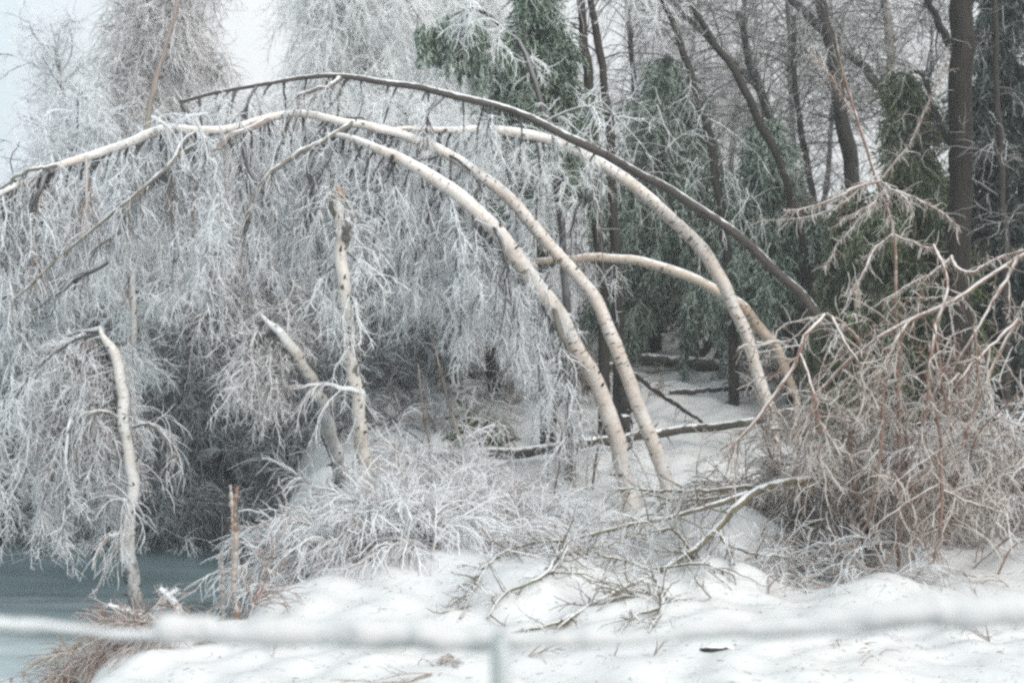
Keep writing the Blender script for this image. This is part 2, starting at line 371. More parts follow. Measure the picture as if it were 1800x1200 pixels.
# ------------------------------------------------------------------ trees
def rough_path(rng, path, rad, amp=.15, bump=.1):
    k = np.ones(3) / 3
    n = np.stack([np.convolve(rng.normal(size=len(path)), k, 'same') for _ in range(3)], 1) * rad[:, None] * amp
    n[0] = 0; u = np.linspace(0, 1, len(path)); ph = rng.uniform(0, 6.28, 6)
    n += (min(rad.mean(), .045) * .22 * np.stack([np.sin(u * 21 + ph[0]) + .7 * np.sin(u * 47 + ph[1]), np.sin(u * 17 + ph[2]), np.sin(u * 25 + ph[3]) + .7 * np.sin(u * 52 + ph[4])], 1)) * np.minimum(u * 6, 1)[:, None]
    return path + n, rad * (1 + bump * np.convolve(rng.normal(size=len(rad)), k, 'same'))

def knots(mb, rng, path, rad, n, L=(.02, .07), m=0, t=(.05, .95)):
    """stubs of shed branches standing out of the bark"""
    i = (rng.uniform(*t, n) * (len(path) - 2)).astype(int)
    tg = nrm(path[i + 1] - path[i]); side = nrm(np.cross(tg, rng.normal(size=(n, 3))))
    st = path[i] + side * rad[i][:, None] * .7
    p = grow(rng, st, side + tg * .5, rad[i] * .5 + rng.uniform(*L, n), 3, 0, .1)
    r = np.linspace(1, .35, 4)[None] * (rad[i] * rng.uniform(.1, .26, n))[:, None]
    r[:, -1] *= .3
    mb.tubes(p, r, 5, m)

def weep(rng, spine, t, n1, L1, n2, L2, n3, L3, r=(.012, .006, .0035), grav=(.35, .45, .3), ang=(30, 95), flat=None, wig=.14, bias=None):
    """pendulous crown: limbs, drooping branchlets and fine twigs as path arrays"""
    a = sprout(rng, spine[None], n1, t, ang, L1, 8, grav[0], wig, .25, flat, bias)
    b = sprout(rng, a, n2, (.08, 1), (20, 75), L2, 5, grav[1] * .8, .26, .3)
    c = sprout(rng, b, int(n3 * 1.75), (.0, 1), (20, 85), L3, 3, grav[2] * .4, .30, .2)
    return a, b, c
def crown_mesh(parent, rng, sets, rad, mats, name='crown'):
    mb = MB()
    a, b, c = sets
    rad = (rad[0], rad[1] * .85, rad[2] * .70); h = len(b) // 6; put(mb, rng, a, rad[0], rad[0] * .35, 4, 0); put(mb, rng, b[h:], rad[1], rad[1] * .4, 3, 1); put(mb, rng, b[:h], rad[1] * 1.1, rad[1] * .5, 3, 0); put(mb, rng, c, rad[2], rad[2] * .3, 3, 1)
    return mb.build(name, mats, parent)

def arch_birch(label, pts, m, seed, n=70, group='birch trees bent into arches by ice', crown=None, limbs=(), kn=30, root=None, name='bent_birch', tip=None, twm='tw_blue', limbm='limb_dark', base_dz=True, thin=.75):
    rng = RNG(seed); path, rad = pxline(pts, n); rad = rad * thin
    base = path[0].copy(); 
    if base_dz: base[2] = gz(base[0], base[1])
    t = thing(name, base, label, 'tree', group)
    if base_dz:      # run the foot of the trunk down into the snow, flared
        d = nrm(path[0] - path[3]); k = 5
        ext = np.array([path[0] + (np.array([base[0], base[1], base[2] - .12]) - path[0]) * (i / k) for i in range(k, 0, -1)])
        path = np.vstack([ext, path]); rad = np.concatenate([rad[0] * np.linspace(1.25, 1.02, k), rad])
    path, rad = rough_path(rng, path, rad, .12, .05)
    mb = MB(); mb.trunk(path, rad, 16, 0, (0, 1, 0)); knots(mb, rng, path, rad, kn, m=1)
    mb.build('trunk', [m, M['dark']], t, True)
    for lp, lm in limbs:
        q, qr = pxline(lp, 18); q, qr = rough_path(rng, q, qr, .5, .1)
        lb = MB(); lb.trunk(q, qr, 8, 0)
        s2 = sprout(rng, q[None], 10, (.2, 1), (20, 60), (.2, .7), 6, .35, .12, .3); put(lb, rng, s2, .006, .003, 4, 0)
        s3 = sprout(rng, np.concatenate([s2]), 50, (.1, 1), (20, 60), (.08, .3), 3, .3, .2, .2); put(lb, rng, s3, .0045, .002, 3, 1)
        lb.build('limb', [M[lm], M[twm]], t, True)
    if crown:
        sets = weep(rng, path, *crown['a'], **crown.get('k', {}))
        crown_mesh(t, rng, sets, crown.get('r', (.013, .007, .0052)), [M[limbm], M[twm]])
    return t

# white birch arching highest, in the middle of the picture
CW = lambda t, n1, L1, n2, n3, L2=(.2, .7), L3=(.05, .19), bias=(0, .45, -.75), **k: dict(a=(t, n1, L1, n2, L2, n3, L3), k=dict(bias=bias), **k)
arch_birch('longest white arched birch, reaching the left frame edge, foot right of its thicker twin',
    [(1186, 925, 14, 19), (1165, 830, 14, 17), (1122, 712, 14, 17), (1080, 602, 13.9, 16), (1050, 530, 13.9, 15.5), (1002, 470, 13.8, 15), (930, 388, 13.7, 15), (870, 328, 13.6, 14.5), (800, 281, 13.5, 13), (740, 252, 13.4, 11.5),
     (680, 230, 13.3, 10.5), (600, 211, 13.2, 9.5), (520, 200, 13.2, 9), (450, 213, 13.1, 9.5), (395, 228, 13, 10), (340, 231, 12.9, 10.5), (290, 230, 12.8, 11.5), (240, 246, 12.7, 11.5), (170, 270, 12.6, 10), (110, 288, 12.5, 9), (60, 313, 12.4, 7), (0, 340, 12.3, 6), (-70, 390, 12.2, 3)], M['birch'], 11, 120,
    limbs=[([(100, 290, 12.4, 5), (60, 298, 12.3, 3.5), (20, 315, 12.3, 2)], 'grey'), ([(85, 300, 12.4, 5), (72, 330, 12.3, 4), (50, 380, 12.3, 3), (10, 430, 12.3, 2)], 'limb_dark'),
           ([(150, 275, 12.4, 3), (152, 330, 12.3, 2.5), (150, 420, 12.3, 2)], 'stalk'), ([(75, 325, 12.4, 3), (62, 400, 12.3, 2), (62, 470, 12.3, 1.5)], 'stalk'),
           ([(345, 232, 12.7, 3), (320, 255, 12.5, 4), (300, 290, 12.4, 3), (230, 350, 12.3, 3), (120, 440, 12.2, 3), (20, 530, 12.1, 2)], 'grey'),
           ([(190, 460, 12.2, 4), (130, 495, 12.2, 3), (60, 545, 12.2, 2)], 'limb_dark'), ([(300, 228, 12.7, 3), (330, 205, 12.6, 3), (365, 200, 12.6, 2)], 'tw_white'),
           ([(268, 205, 12.7, 3), (285, 215, 12.6, 3), (300, 228, 12.6, 2)], 'tw_white'),
           ([(620, 215, 13.2, 6), (560, 250, 13.1, 5), (510, 280, 13, 5), (465, 315, 12.9, 4), (430, 380, 12.9, 2)], 'grey'),
           ([(470, 210, 13.1, 6), (440, 225, 13, 5), (400, 240, 12.9, 5), (370, 285, 12.9, 4), (343, 335, 12.8, 4), (338, 420, 12.8, 2)], 'pinkbark'),
           ([(430, 218, 13.1, 4), (428, 260, 13, 4), (436, 300, 13, 3), (470, 350, 13, 2), (490, 410, 13, 1.5)], 'limb_dark'),
           ([(400, 240, 13, 4), (425, 300, 13, 3), (440, 360, 13, 2.5), (430, 420, 13, 1.5)], 'limb_dark'),
           ([(560, 262, 13.1, 4), (540, 300, 13, 4), (548, 330, 13, 3), (555, 372, 13, 2)], 'limb_dark'),
           ([(587, 250, 13.1, 3.5), (570, 290, 13, 3.5), (545, 335, 13, 3), (530, 380, 13, 2)], 'limb_dark'),
           ([(360, 250, 12.9, 5), (330, 265, 12.8, 5), (300, 290, 12.7, 5), (302, 340, 12.7, 4), (303, 402, 12.7, 2.5)], 'grey'),
           ([(300, 288, 12.7, 5), (265, 320, 12.6, 4), (230, 360, 12.5, 3.5), (215, 400, 12.5, 3), (150, 450, 12.4, 2)], 'grey'),
           ([(765, 275, 13.4, 4), (720, 290, 13.2, 4), (690, 330, 13.1, 3), (672, 400, 13, 2)], 'limb_dark'),
           ([(850, 325, 13.5, 4), (835, 345, 13.3, 3), (832, 400, 13.2, 2.5), (850, 460, 13.2, 1.5)], 'limb_dark')],
    crown=CW((.50, .99), 100, (.4, 2.1), 1900, 15000))
arch_birch('thick white birch leaning left, foot nearest the fallen olive branches',
    [(1118, 905, 14.0, 22), (1100, 840, 14.0, 20), (1082, 765, 13.9, 20), (1050, 680, 13.8, 19), (1012, 605, 13.6, 19), (975, 542, 13.4, 19), (925, 478, 13.2, 19), (868, 402, 13.0, 18.5), (800, 342, 12.9, 17), (740, 300, 12.8, 14),
     (690, 270, 12.8, 12), (640, 250, 12.9, 9), (600, 240, 13.1, 7), (560, 236, 13.3, 4.5), (520, 238, 13.4, 2)], M['birch'], 12, 80,
    limbs=[([(690, 275, 12.7, 4), (668, 330, 13.7, 3.5), (650, 400, 13.7, 2.5), (640, 460, 13.7, 1.5)], 'limb_dark'),
           ([(870, 400, 12.9, 4), (885, 440, 12.8, 3), (893, 490, 12.8, 2.5), (905, 560, 12.8, 1.5)], 'limb_dark'),
           ([(975, 542, 13.3, 5), (990, 600, 13.3, 4), (1010, 660, 13.9, 3), (1020, 740, 13.9, 2)], 'grey')],
    crown=CW((.42, .99), 50, (.6, 1.6), 650, 4800, bias=(0, .9, -.75)))
arch_birch('rightmost tall white arch, crossing under the brown trunk, foot behind the icy red shrub',
    [(1368, 850, 15.5, 14), (1352, 720, 15.5, 14), (1330, 648, 15.5, 14.5), (1300, 560, 15.4, 15), (1262, 482, 15.3, 15.5), (1200, 402, 15.2, 15), (1140, 350, 15.1, 15), (1080, 300, 15, 14), (1000, 260, 14.9, 13), (930, 238, 14.8, 12),
     (860, 229, 14.7, 10), (780, 226, 14.6, 8), (700, 229, 14.5, 6), (640, 250, 14.4, 4), (600, 300, 14.3, 2.5)], M['birch'], 13, 80,
    limbs=[([(1060, 292, 15, 4), (1040, 330, 14.8, 3), (1015, 365, 14.8, 2), (1000, 420, 14.8, 1.5)], 'limb_dark'),
           ([(850, 232, 14.7, 4), (830, 270, 14.5, 3), (800, 320, 14.5, 2)], 'limb_dark')],
    crown=CW((.66, .99), 34, (.5, 1.4), 380, 2600), twm='tw_grey')
arch_birch('low tan birch bent nearly flat behind the others',
    [(1400, 700, 16.4, 9), (1368, 620, 16.3, 11), (1335, 570, 16.3, 12), (1300, 535, 16.2, 12), (1250, 507, 16.2, 11.5), (1175, 472, 16.2, 11.5), (1100, 455, 16.2, 11), (1000, 456, 16.2, 9.5), (930, 458, 16.2, 8), (870, 468, 16.2, 6), (830, 500, 16.2, 4), (812, 560, 16.2, 2)],
    M['birch_tan'], 14, 60, crown=CW((.6, .99), 16, (.3, .9), 160, 1000), twm='tw_grey')
arch_birch('dark brown trunk bowed above all the white birches',
    [(1510, 655, 16, 13), (1430, 545, 15.6, 13), (1370, 480, 15.4, 12.5), (1280, 402, 15, 11.5), (1200, 350, 14.8, 11.5), (1150, 318, 14.3, 11), (1080, 280, 13.8, 10.5), (1000, 242, 13.5, 10.5), (940, 212, 13.5, 10), (880, 190, 13.5, 9.5),
     (790, 165, 13.4, 9), (740, 152, 13.4, 8.5), (680, 146, 13.4, 8), (600, 134, 13.3, 7), (545, 136, 13.3, 6), (450, 152, 13.2, 5), (380, 160, 13.2, 4.5), (322, 176, 13.2, 4.5)], M['brown'], 15, 80, kn=26, thin=.72,
    limbs=[([(320, 176, 13.2, 4.5), (326, 200, 13.2, 4.5), (336, 235, 13.1, 3.5)], 'limb_dark'),
           ([(450, 153, 13.2, 3), (436, 180, 13.1, 2.5), (428, 210, 13.1, 2)], 'limb_dark'),
           ([(600, 138, 13.3, 5), (565, 155, 13.1, 4), (520, 166, 13.1, 3)], 'grey'),
           ([(780, 172, 13.4, 2.5), (755, 195, 13.3, 2), (750, 230, 13.3, 1.5)], 'limb_dark')],
    crown=CW((.55, .99), 26, (.15, .8), 160, 1300, (.12, .4), (.06, .2)), twm='tw_grey')
# upright snapped birch with splintered orange top
def splinters(t, rng, p, n, L, r):
    mb = MB(); q = grow(rng, np.tile(p, (n, 1)) + rng.normal(size=(n, 3)) * r * .5, np.array([0, 0, 1.0]) + rng.normal(size=(n, 3)) * .45, rng.uniform(L * .4, L, n), 3, -.1, .12)
    put(mb, rng, q, r * .3, .001, 4); mb.build('splinter', M['wood'], t)
t = arch_birch('upright birch snapped off at mid height with an orange splintered top',
    [(642, 815, 12.6, 17), (632, 740, 12.5, 16.5), (622, 660, 12.4, 16), (612, 580, 12.3, 15.5), (606, 500, 12.2, 15), (600, 430, 12.2, 15), (597, 395, 12.2, 14), (594, 370, 12.2, 12), (592, 345, 12.2, 6)], M['birch_old'], 17, 60, group=None, name='snapped_birch', kn=26,
    limbs=[([(606, 430, 12.2, 7), (612, 400, 12.1, 7), (618, 382, 12.1, 5)], 'grey'), ([(590, 385, 12.2, 5), (582, 360, 12.1, 4), (590, 335, 12.1, 3)], 'grey')],
    crown=CW((.45, .97), 8, (.2, .7), 60, 400), twm='tw_grey')
splinters(t, RNG(4), P(594, 352, 12.2), 9, .18, .045); splinters(t, RNG(5), P(618, 384, 12.1), 4, .1, .02)
# stout birches with tops lost in the tangle
arch_birch('short thick white birch standing alone at the pond edge, dark at its foot',
    [(240, 1092, 12, 19), (232, 1020, 12, 15), (228, 940, 12, 14.5), (231, 850, 12, 13.5), (222, 760, 12, 13), (212, 680, 12, 13.5), (203, 632, 12, 13), (194, 604, 12, 11), (182, 585, 12, 6), (176, 572, 12, 3)], M['birch_cool'], 18, 60, kn=26,
    limbs=[([(185, 590, 12, 3.5), (150, 600, 12, 3), (100, 640, 12, 3), (60, 720, 12, 3), (45, 820, 12, 2)], 'tw_white'), ([(192, 605, 12.1, 3), (170, 620, 12.1, 3), (140, 680, 12.1, 2.5), (120, 760, 11.8, 3), (112, 850, 11.8, 2)], 'tw_white'), ([(180, 578, 12.1, 5), (130, 590, 12.3, 5), (60, 660, 12.4, 4), (20, 760, 12.5, 3)], 'tw_white'),
           ([(222, 745, 12, 5), (190, 725, 11.9, 4), (150, 730, 11.8, 3), (110, 770, 11.8, 2)], 'grey'), ([(234, 750, 12, 3), (265, 745, 11.9, 2.5), (290, 775, 11.9, 2), (300, 820, 11.9, 1.5)], 'grey'),
           ([(229, 945, 12, 4), (212, 940, 11.9, 4), (192, 940, 11.8, 3)], 'tw_white'), ([(230, 880, 12, 4), (216, 878, 11.9, 3)], 'tw_white')],
    crown=CW((.70, .99), 56, (.3, 2.3), 1300, 9500, bias=(-1.1, .9, -.15), L2=(.12, .6)), twm='tw_white', group='birch trees bent into arches by ice')
arch_birch('pale birch curving up left into dense twigs, foot behind the frosted bush',
    [(600, 850, 13.4, 15), (578, 745, 12.9, 15), (552, 675, 12.5, 14.5), (522, 625, 12.3, 13), (495, 592, 12.2, 11), (474, 568, 12.2, 7), (462, 552, 12.2, 3)], M['birch_cool'], 19, 50, kn=14,
    limbs=[([(640, 690, 12.4, 4), (600, 680, 12.3, 4), (565, 674, 12.2, 3), (510, 684, 12.2, 2)], 'tw_white')],
    crown=CW((.82, .99), 16, (.4, 1.0), 240, 1800, bias=(-.4, .8, -.3)), twm='tw_mid')
t = arch_birch('slender pale birch pole snapped off in front of the olive green conifer',
    [(1520, 640, 16, 9), (1512, 560, 16, 8), (1506, 520, 16, 8), (1503, 496, 16, 7)], M['birch_tan'], 20, 24, group=None, name='snapped_birch', kn=8)

G2 = 'bare dark trees against the sky'
# ------------------------------------------------------------------ background hardwoods drooping with ice
def weeper(label, x, Y, top, seed, lean=0.0, tr=12, tm='dark', twm='tw_grey', limbm='limb_dark', name='weeping_birch', group='ice laden birches drooping behind', pts=None, t0=.15, n=(90, 1100, 7500), L=((1.0, 2.4), (.4, 1.1), (.10, .36)), grav=(.28, .4, .3), ang=(20, 75), r=(.017, .0098, .0076), wig=.12):
    if group != G2 and twm != 'tw_dark': limbm = 'limb_iced'
    rng = RNG(seed); b = foot(x, Y)
    if pts is None:
        tp = P(x + lean, top, Y); n_ = 26
        q = np.linspace(0, 1, n_)[:, None]; path = b - np.array([0, 0, .1]) + (tp - b) * q; path[:, 0] += .06 * np.sin(q[:, 0] * 7 + seed) * Y / 14; path[:, 1] += .05 * np.sin(q[:, 0] * 5 + seed)
        rad = (tr * Y / F) * (1 - .85 * q[:, 0])
    else:
        path, rad = pxline(pts, 30); b = np.array([path[0][0], path[0][1], gz(path[0][0], path[0][1])])
        path = np.vstack([b - np.array([0, 0, .1]), path]); rad = np.concatenate([[rad[0] * 1.15], rad])
    path, rad = rough_path(rng, path, rad, .25, .06)
    t = thing(name, b, label, 'tree', group)
    mb = MB(); mb.trunk(path, rad, 10, 0); mb.build('trunk', M[tm], t, True)
    if n and group == G2: n = (n[0], int(n[1] * .36), int(n[2] * .22)); r = tuple(q * .62 for q in r)
    if n: crown_mesh(t, rng, weep(rng, path, (t0, 1), n[0], L[0], n[1], L[1], n[2], L[2], grav=grav, ang=ang, wig=wig), r, [M[limbm], M[twm]])
    return t
weeper('tall ice laden birch rising as a pale column in the top left sky', 305, 21, -120, 31, 5, 8, 'grey', 'tw_mid', t0=.35, n=(110, 1500, 10500), L=((.6, 1.5), (.5, 1.4), (.15, .5)), grav=(.3, .6, .35))
weeper('slim dark broken sapling with drooping tips in the top left corner', 150, 19, 150, 32, -20, 6, 'dark', 'tw_blue', t0=.5, n=(40, 500, 3600), L=((.7, 1.6), (.3, .9), (.12, .4)), grav=(.22, .4, .3))
weeper('thin bare sapling leaning left into the open sky', 200, 22, 30, 33, -120, 5, 'grey', 'tw_blue', t0=.45, n=(36, 260, 1700), L=((.6, 1.4), (.3, .8), (.1, .4)), grav=(.02, .12, .15), ang=(20, 50))
weeper('dense weeping birch behind the peak of the arches', 625, 22, -160, 34, 0, 12, 'dark', 'tw_grey', t0=.3, n=(130, 1500, 10500), L=((1.0, 2.2), (.5, 1.4), (.15, .5)), grav=(.3, .5, .35))
weeper('bushy iced birch filling the far left behind the snapped top', 40, 18, 330, 35, 0, 12, 'dark', 'tw_blue', t0=.2, n=(110, 1500, 10500), L=((.8, 1.9), (.3, 1.0), (.12, .4)))
weeper('rounded iced birch low in the curtain left of the column tree', 170, 19.5, 260, 36, 20, 10, 'dark', 'tw_blue', n=(100, 1350, 9000), L=((.9, 2.1), (.4, 1.0), (.12, .4)))
weeper('iced birch directly below the pale column tree', 330, 20, 230, 37, -10, 10, 'dark', 'tw_grey', n=(110, 1350, 9500), L=((.9, 2.1), (.4, 1.1), (.12, .4)))
weeper('iced birch behind the hanging dark limbs', 450, 19, 220, 38, 10, 11, 'dark', 'tw_mid', n=(110, 1350, 9500), L=((.9, 2.1), (.4, 1.1), (.12, .4)))
weeper('iced birch straight behind the splintered birch', 560, 20, 200, 39, 10, 10, 'dark', 'tw_mid', n=(110, 1350, 9500), L=((.9, 2.0), (.4, 1.1), (.12, .4)))
weeper('pale iced birch between the splintered birch and the thick arch', 700, 20, 170, 40, 10, 10, 'grey', 'tw_grey', n=(120, 1500, 10500), L=((.9, 2.0), (.4, 1.2), (.12, .4)))
weeper('pale iced birch whose twigs hang over the snowy gap', 815, 18.5, 210, 41, -10, 8, 'grey', 'tw_grey', t0=.35, n=(80, 1400, 9500), L=((.8, 1.7), (.4, 1.1), (.12, .4)))
weeper('frosty birch behind the green hanging clumps', 800, 25, -80, 42, 10, 8, 'grey', 'tw_grey', n=(110, 1700, 11000), L=((1.0, 2.2), (.5, 1.2), (.15, .5)), t0=.45)
weeper('low twiggy tree at the far shore under the left birch', 330, 17.6, 560, 43, 30, 9, 'dark', 'tw_dark', t0=.1, n=(90, 1500, 9500), L=((.8, 1.8), (.4, 1.1), (.12, .4)), group='dark twiggy trees on the far shore')
weeper('dark twiggy tree at the shore beside the left frame edge', 60, 17.6, 600, 44, 0, 9, 'dark', 'tw_dark', t0=.1, n=(90, 1400, 9000), L=((.7, 1.7), (.4, 1.1), (.12, .4)), group='dark twiggy trees on the far shore')
weeper('dark twiggy tree at the shore behind the lone pond birch', 190, 17.9, 560, 45, 0, 9, 'dark', 'tw_dark', t0=.1, n=(90, 1500, 9500), L=((.8, 1.9), (.4, 1.1), (.12, .4)), group='dark twiggy trees on the far shore')
weeper('dark twiggy tree in the shadows left of the curving pale birch', 440, 17.8, 560, 46, 0, 10, 'dark', 'tw_dark', t0=.1, n=(90, 1500, 9500), L=((.8, 1.7), (.4, 1.2), (.12, .4)), group='dark twiggy trees on the far shore')
weeper('mauve grey tree above the stout birch at mid height', 380, 18.4, 420, 47, 0, 9, 'dark', 'tw_mid', t0=.2, n=(90, 1600, 10000), L=((.8, 1.8), (.4, 1.2), (.12, .4)), group='dark twiggy trees on the far shore')
weeper('brown grey tree beside the left frame edge at mid height', 110, 18.6, 470, 48, 0, 9, 'dark', 'tw_mid', t0=.2, n=(80, 1400, 9000), L=((.8, 1.8), (.4, 1.2), (.12, .4)), group='dark twiggy trees on the far shore')
weeper('slender pinkish trunk slanting up right above the snapped top', 240, 16.5, 0, 49, tr=6, tm='pinkbark', pts=[(225, 420, 16.5, 5), (255, 225, 16.5, 5), (275, 140, 16.5, 4.5), (292, 75, 16.5, 3.5), (312, 0, 16.5, 4), (322, -60, 16.5, 3)], n=None, name='leaning_birch', group=None)
weeper('thin grey trunk with dark marks hanging behind the left tangle', 240, 15.5, 0, 50, pts=[(232, 700, 15.5, 5), (236, 560, 15.5, 5), (236, 420, 15.5, 5), (240, 330, 15.5, 5), (244, 270, 15.5, 4)], tm='birch_old', n=(10, 150, 1100), L=((.3, .8), (.2, .5), (.1, .3)), group=None)

# right hand hardwoods
B3 = ((1.0, 2.6), (.4, 1.3), (.12, .5))
weeper('massive dark trunk standing straight near the right edge', 1690, 15, 0, 60, pts=[(1675, 720, 15, 22), (1682, 430, 15, 20), (1688, 200, 15, 20), (1694, 0, 15, 20), (1700, -200, 15, 19)], tm='furrow', n=None, name='dark_tree', group=None)
weeper('dark slanting trunk between the two conifers at top right', 1490, 19, 0, 61, pts=[(1530, 560, 19, 15), (1500, 340, 19, 14), (1482, 220, 19, 13), (1465, 100, 19, 11), (1446, 10, 19, 10), (1430, -100, 19, 8)], tm='dark', twm='tw_web', t0=.5, n=(30, 400, 2600), L=B3, grav=(.05, .2, .2), name='bare_tree', group=G2)
weeper('long dark limbed tree crossing toward upper left', 1560, 20, 0, 62, pts=[(1640, 330, 20, 9), (1545, 150, 20, 8), (1480, 85, 20, 7.5), (1400, 10, 20, 7), (1330, -60, 20, 5)], tm='dark', twm='tw_web', t0=.1, n=(30, 450, 3000), L=B3, grav=(.1, .25, .25), name='bare_tree', group=G2)
weeper('thin forked tree left of the slanting dark trunk', 1380, 22, 0, 63, pts=[(1410, 500, 22, 8), (1360, 240, 22, 7), (1330, 150, 22, 6.5), (1260, 85, 22, 5), (1180, 0, 22, 4)], tm='dark', twm='tw_web', t0=.2, n=(44, 700, 4800), L=B3, grav=(.1, .25, .25), name='bare_tree', group=G2)
weeper('straight thin trunk behind the thin forked tree', 1390, 26, 0, 64, pts=[(1398, 500, 26, 6), (1392, 200, 26, 5), (1386, 60, 26, 4), (1380, -60, 26, 3)], tm='dark', twm='tw_web', t0=.2, n=(50, 700, 4500), L=B3, grav=(.1, .25, .25), name='bare_tree', group=G2)
weeper('leaning trunk with short branches above the drooping conifer', 1350, 21, 0, 65, pts=[(1370, 330, 21, 8), (1350, 200, 21, 8), (1318, 110, 21, 7), (1300, 20, 21, 5)], tm='dark', twm='tw_web', t0=.2, n=(26, 300, 2000), L=B3, grav=(.1, .25, .25), name='bare_tree', group=G2)
weeper('pale grey trunk reaching the top edge left of the massive trunk', 1565, 24, 0, 66, pts=[(1572, 400, 24, 9), (1566, 130, 24, 8), (1556, 0, 24, 7), (1550, -80, 24, 6)], tm='grey', twm='tw_web', t0=.3, n=(50, 700, 4500), L=B3, grav=(.1, .25, .25), name='bare_tree', group=G2)
weeper('dark double trunk behind the top of the brown arch', 1045, 20, 0, 67, pts=[(1062, 560, 16.8, 10), (1046, 300, 16.8, 10), (1040, 200, 16.8, 9), (1028, 90, 16.8, 8), (1020, -40, 16.8, 7)], tm='dark', twm='tw_grey', t0=.3, n=(14, 200, 1400), L=B3, name='bare_tree', group=G2)
weeper('reddish dark trunk close beside the double trunk', 1060, 20.5, 0, 68, pts=[(1085, 560, 17, 9), (1072, 250, 17, 8), (1058, 120, 17, 7), (1040, 0, 17, 6)], tm='dark', twm='tw_grey', t0=.3, n=(14, 200, 1400), L=B3, name='bare_tree', group=G2)
weeper('thin trunk with curtains of brown twigs at top centre right', 1130, 23, 0, 69, pts=[(1128, 560, 23, 7), (1122, 240, 23, 6), (1110, 110, 23, 5), (1100, -60, 23, 4)], tm='dark', twm='tw_mid', t0=.35, n=(80, 1300, 9000), L=B3, grav=(.3, .5, .35), name='bare_tree', group=G2)
weeper('tree with a heavy curtain of mauve twigs above the centre conifer', 1215, 24, -150, 70, 10, 8, 'dark', 'tw_mid', t0=.45, n=(120, 2000, 13000), L=B3, grav=(.3, .55, .35), name='bare_tree', group=G2)
weeper('mauve twig tree above and left of the forked tree', 1290, 27, -120, 71, 10, 8, 'dark', 'tw_web', t0=.45, n=(90, 1400, 9000), L=B3, grav=(.2, .4, .35), name='bare_tree', group=G2)
weeper('fine twigged tree filling the sky left of the massive trunk', 1620, 26, -150, 72, 10, 7, 'dark', 'tw_web', t0=.45, n=(70, 1000, 6500), L=B3, grav=(.1, .25, .25), name='bare_tree', group=G2)
weeper('fine twigged tree filling the sky above the slanting trunk', 1450, 28, -200, 73, 10, 7, 'dark', 'tw_web', t0=.45, n=(70, 1000, 6500), L=B3, grav=(.1, .3, .25), name='bare_tree', group=G2)
for lab, q in (('dark limb slanting left to right above the centre conifer', [(1290, 560, 18, 8), (1262, 330, 18, 7), (1236, 200, 18, 7), (1200, 90, 18, 6), (1160, -20, 18, 5)]),
        ('short leaning limb meeting the massive trunk near the top', [(1690, 110, 15.3, 7), (1665, 70, 15.4, 7), (1640, 20, 15.5, 6), (1610, -50, 15.6, 5)]),
        ('dark limb forking low beside the massive trunk', [(1700, 300, 15.3, 6), (1664, 240, 15.4, 6), (1640, 190, 15.5, 5), (1622, 130, 15.6, 3)]),
        ('straight thin dark trunk in front of the right edge conifer', [(1768, 560, 14.8, 7), (1762, 330, 14.8, 6), (1752, 150, 14.8, 5), (1748, -40, 14.8, 4)]),
        ('crooked dark trunk crossing behind the bent conifer', [(1432, 520, 17.4, 8), (1385, 330, 17.4, 7), (1330, 200, 17.4, 7), (1268, 90, 17.4, 6), (1215, 10, 17.4, 4)]),
        ('thin dark trunk rising right of the olive conifer', [(1440, 560, 19.5, 7), (1425, 330, 19.5, 6), (1400, 180, 19.5, 5), (1395, 30, 19.5, 4)])):
    weeper(lab, 0, 0, 0, 90 + len(lab), pts=q, tm='dark', twm='tw_web', t0=.2, n=(12, 110, 700), L=((.3, 1.2), (.3, .9), (.1, .4)), grav=(.08, .2, .2), name='bare_tree', group=G2)
weeper('grey iced tree at the upper right corner', 1780, 19, -120, 74, 10, 8, 'dark', 'tw_mid', t0=.5, n=(70, 1100, 7500), L=B3, grav=(.3, .5, .3), name='bare_tree', group=G2)
weeper('iced tree whose limb arches over the green hanging clumps', 960, 17.5, 0, 75, pts=[(1000, 600, 15.3, 7), (975, 300, 15.3, 6), (925, 100, 15.3, 5), (890, 55, 15.3, 4.5), (850, 22, 15.3, 4), (800, 24, 15.3, 3), (740, 70, 15.3, 2)], tm='limb_dark', twm='tw_grey', t0=.3, n=(12, 120, 700), L=((.3, 1.1), (.2, .7), (.1, .3)), group=None, name='arching_tree')
for k, (x, Y, y1, r, lab) in enumerate([(1240, 21, 505, 9, 'small dark trunk standing left in a pair below the low birch'), (1258, 21.4, 500, 8, 'small dark trunk standing right in a pair below the low birch'),
        (1120, 24, 500, 6, 'thin dark snag in the gap behind the second arch'), (1162, 25, 505, 6, 'thin dark snag in the snowy opening under the low birch'), (968, 21, 300, 8, 'dark trunk seen between the arches and the green boughs'),
        (1408, 18.5, 380, 8, 'brown trunk just left of the olive green conifer'), (988, 18, 640, 6, 'short dark snag between twigs below the arches'), (1022, 19, 620, 6, 'slim greenish snag beside the thick birch foot')]):
    weeper(lab, x, Y, y1, 80 + k, 3, r, 'dark', 'tw_brown', t0=.4, n=(10, 80, 500), L=((.3, .9), (.2, .5), (.1, .3)), grav=(.1, .2, .2), name='dead_trunk', group='small dark trunks in the wood')

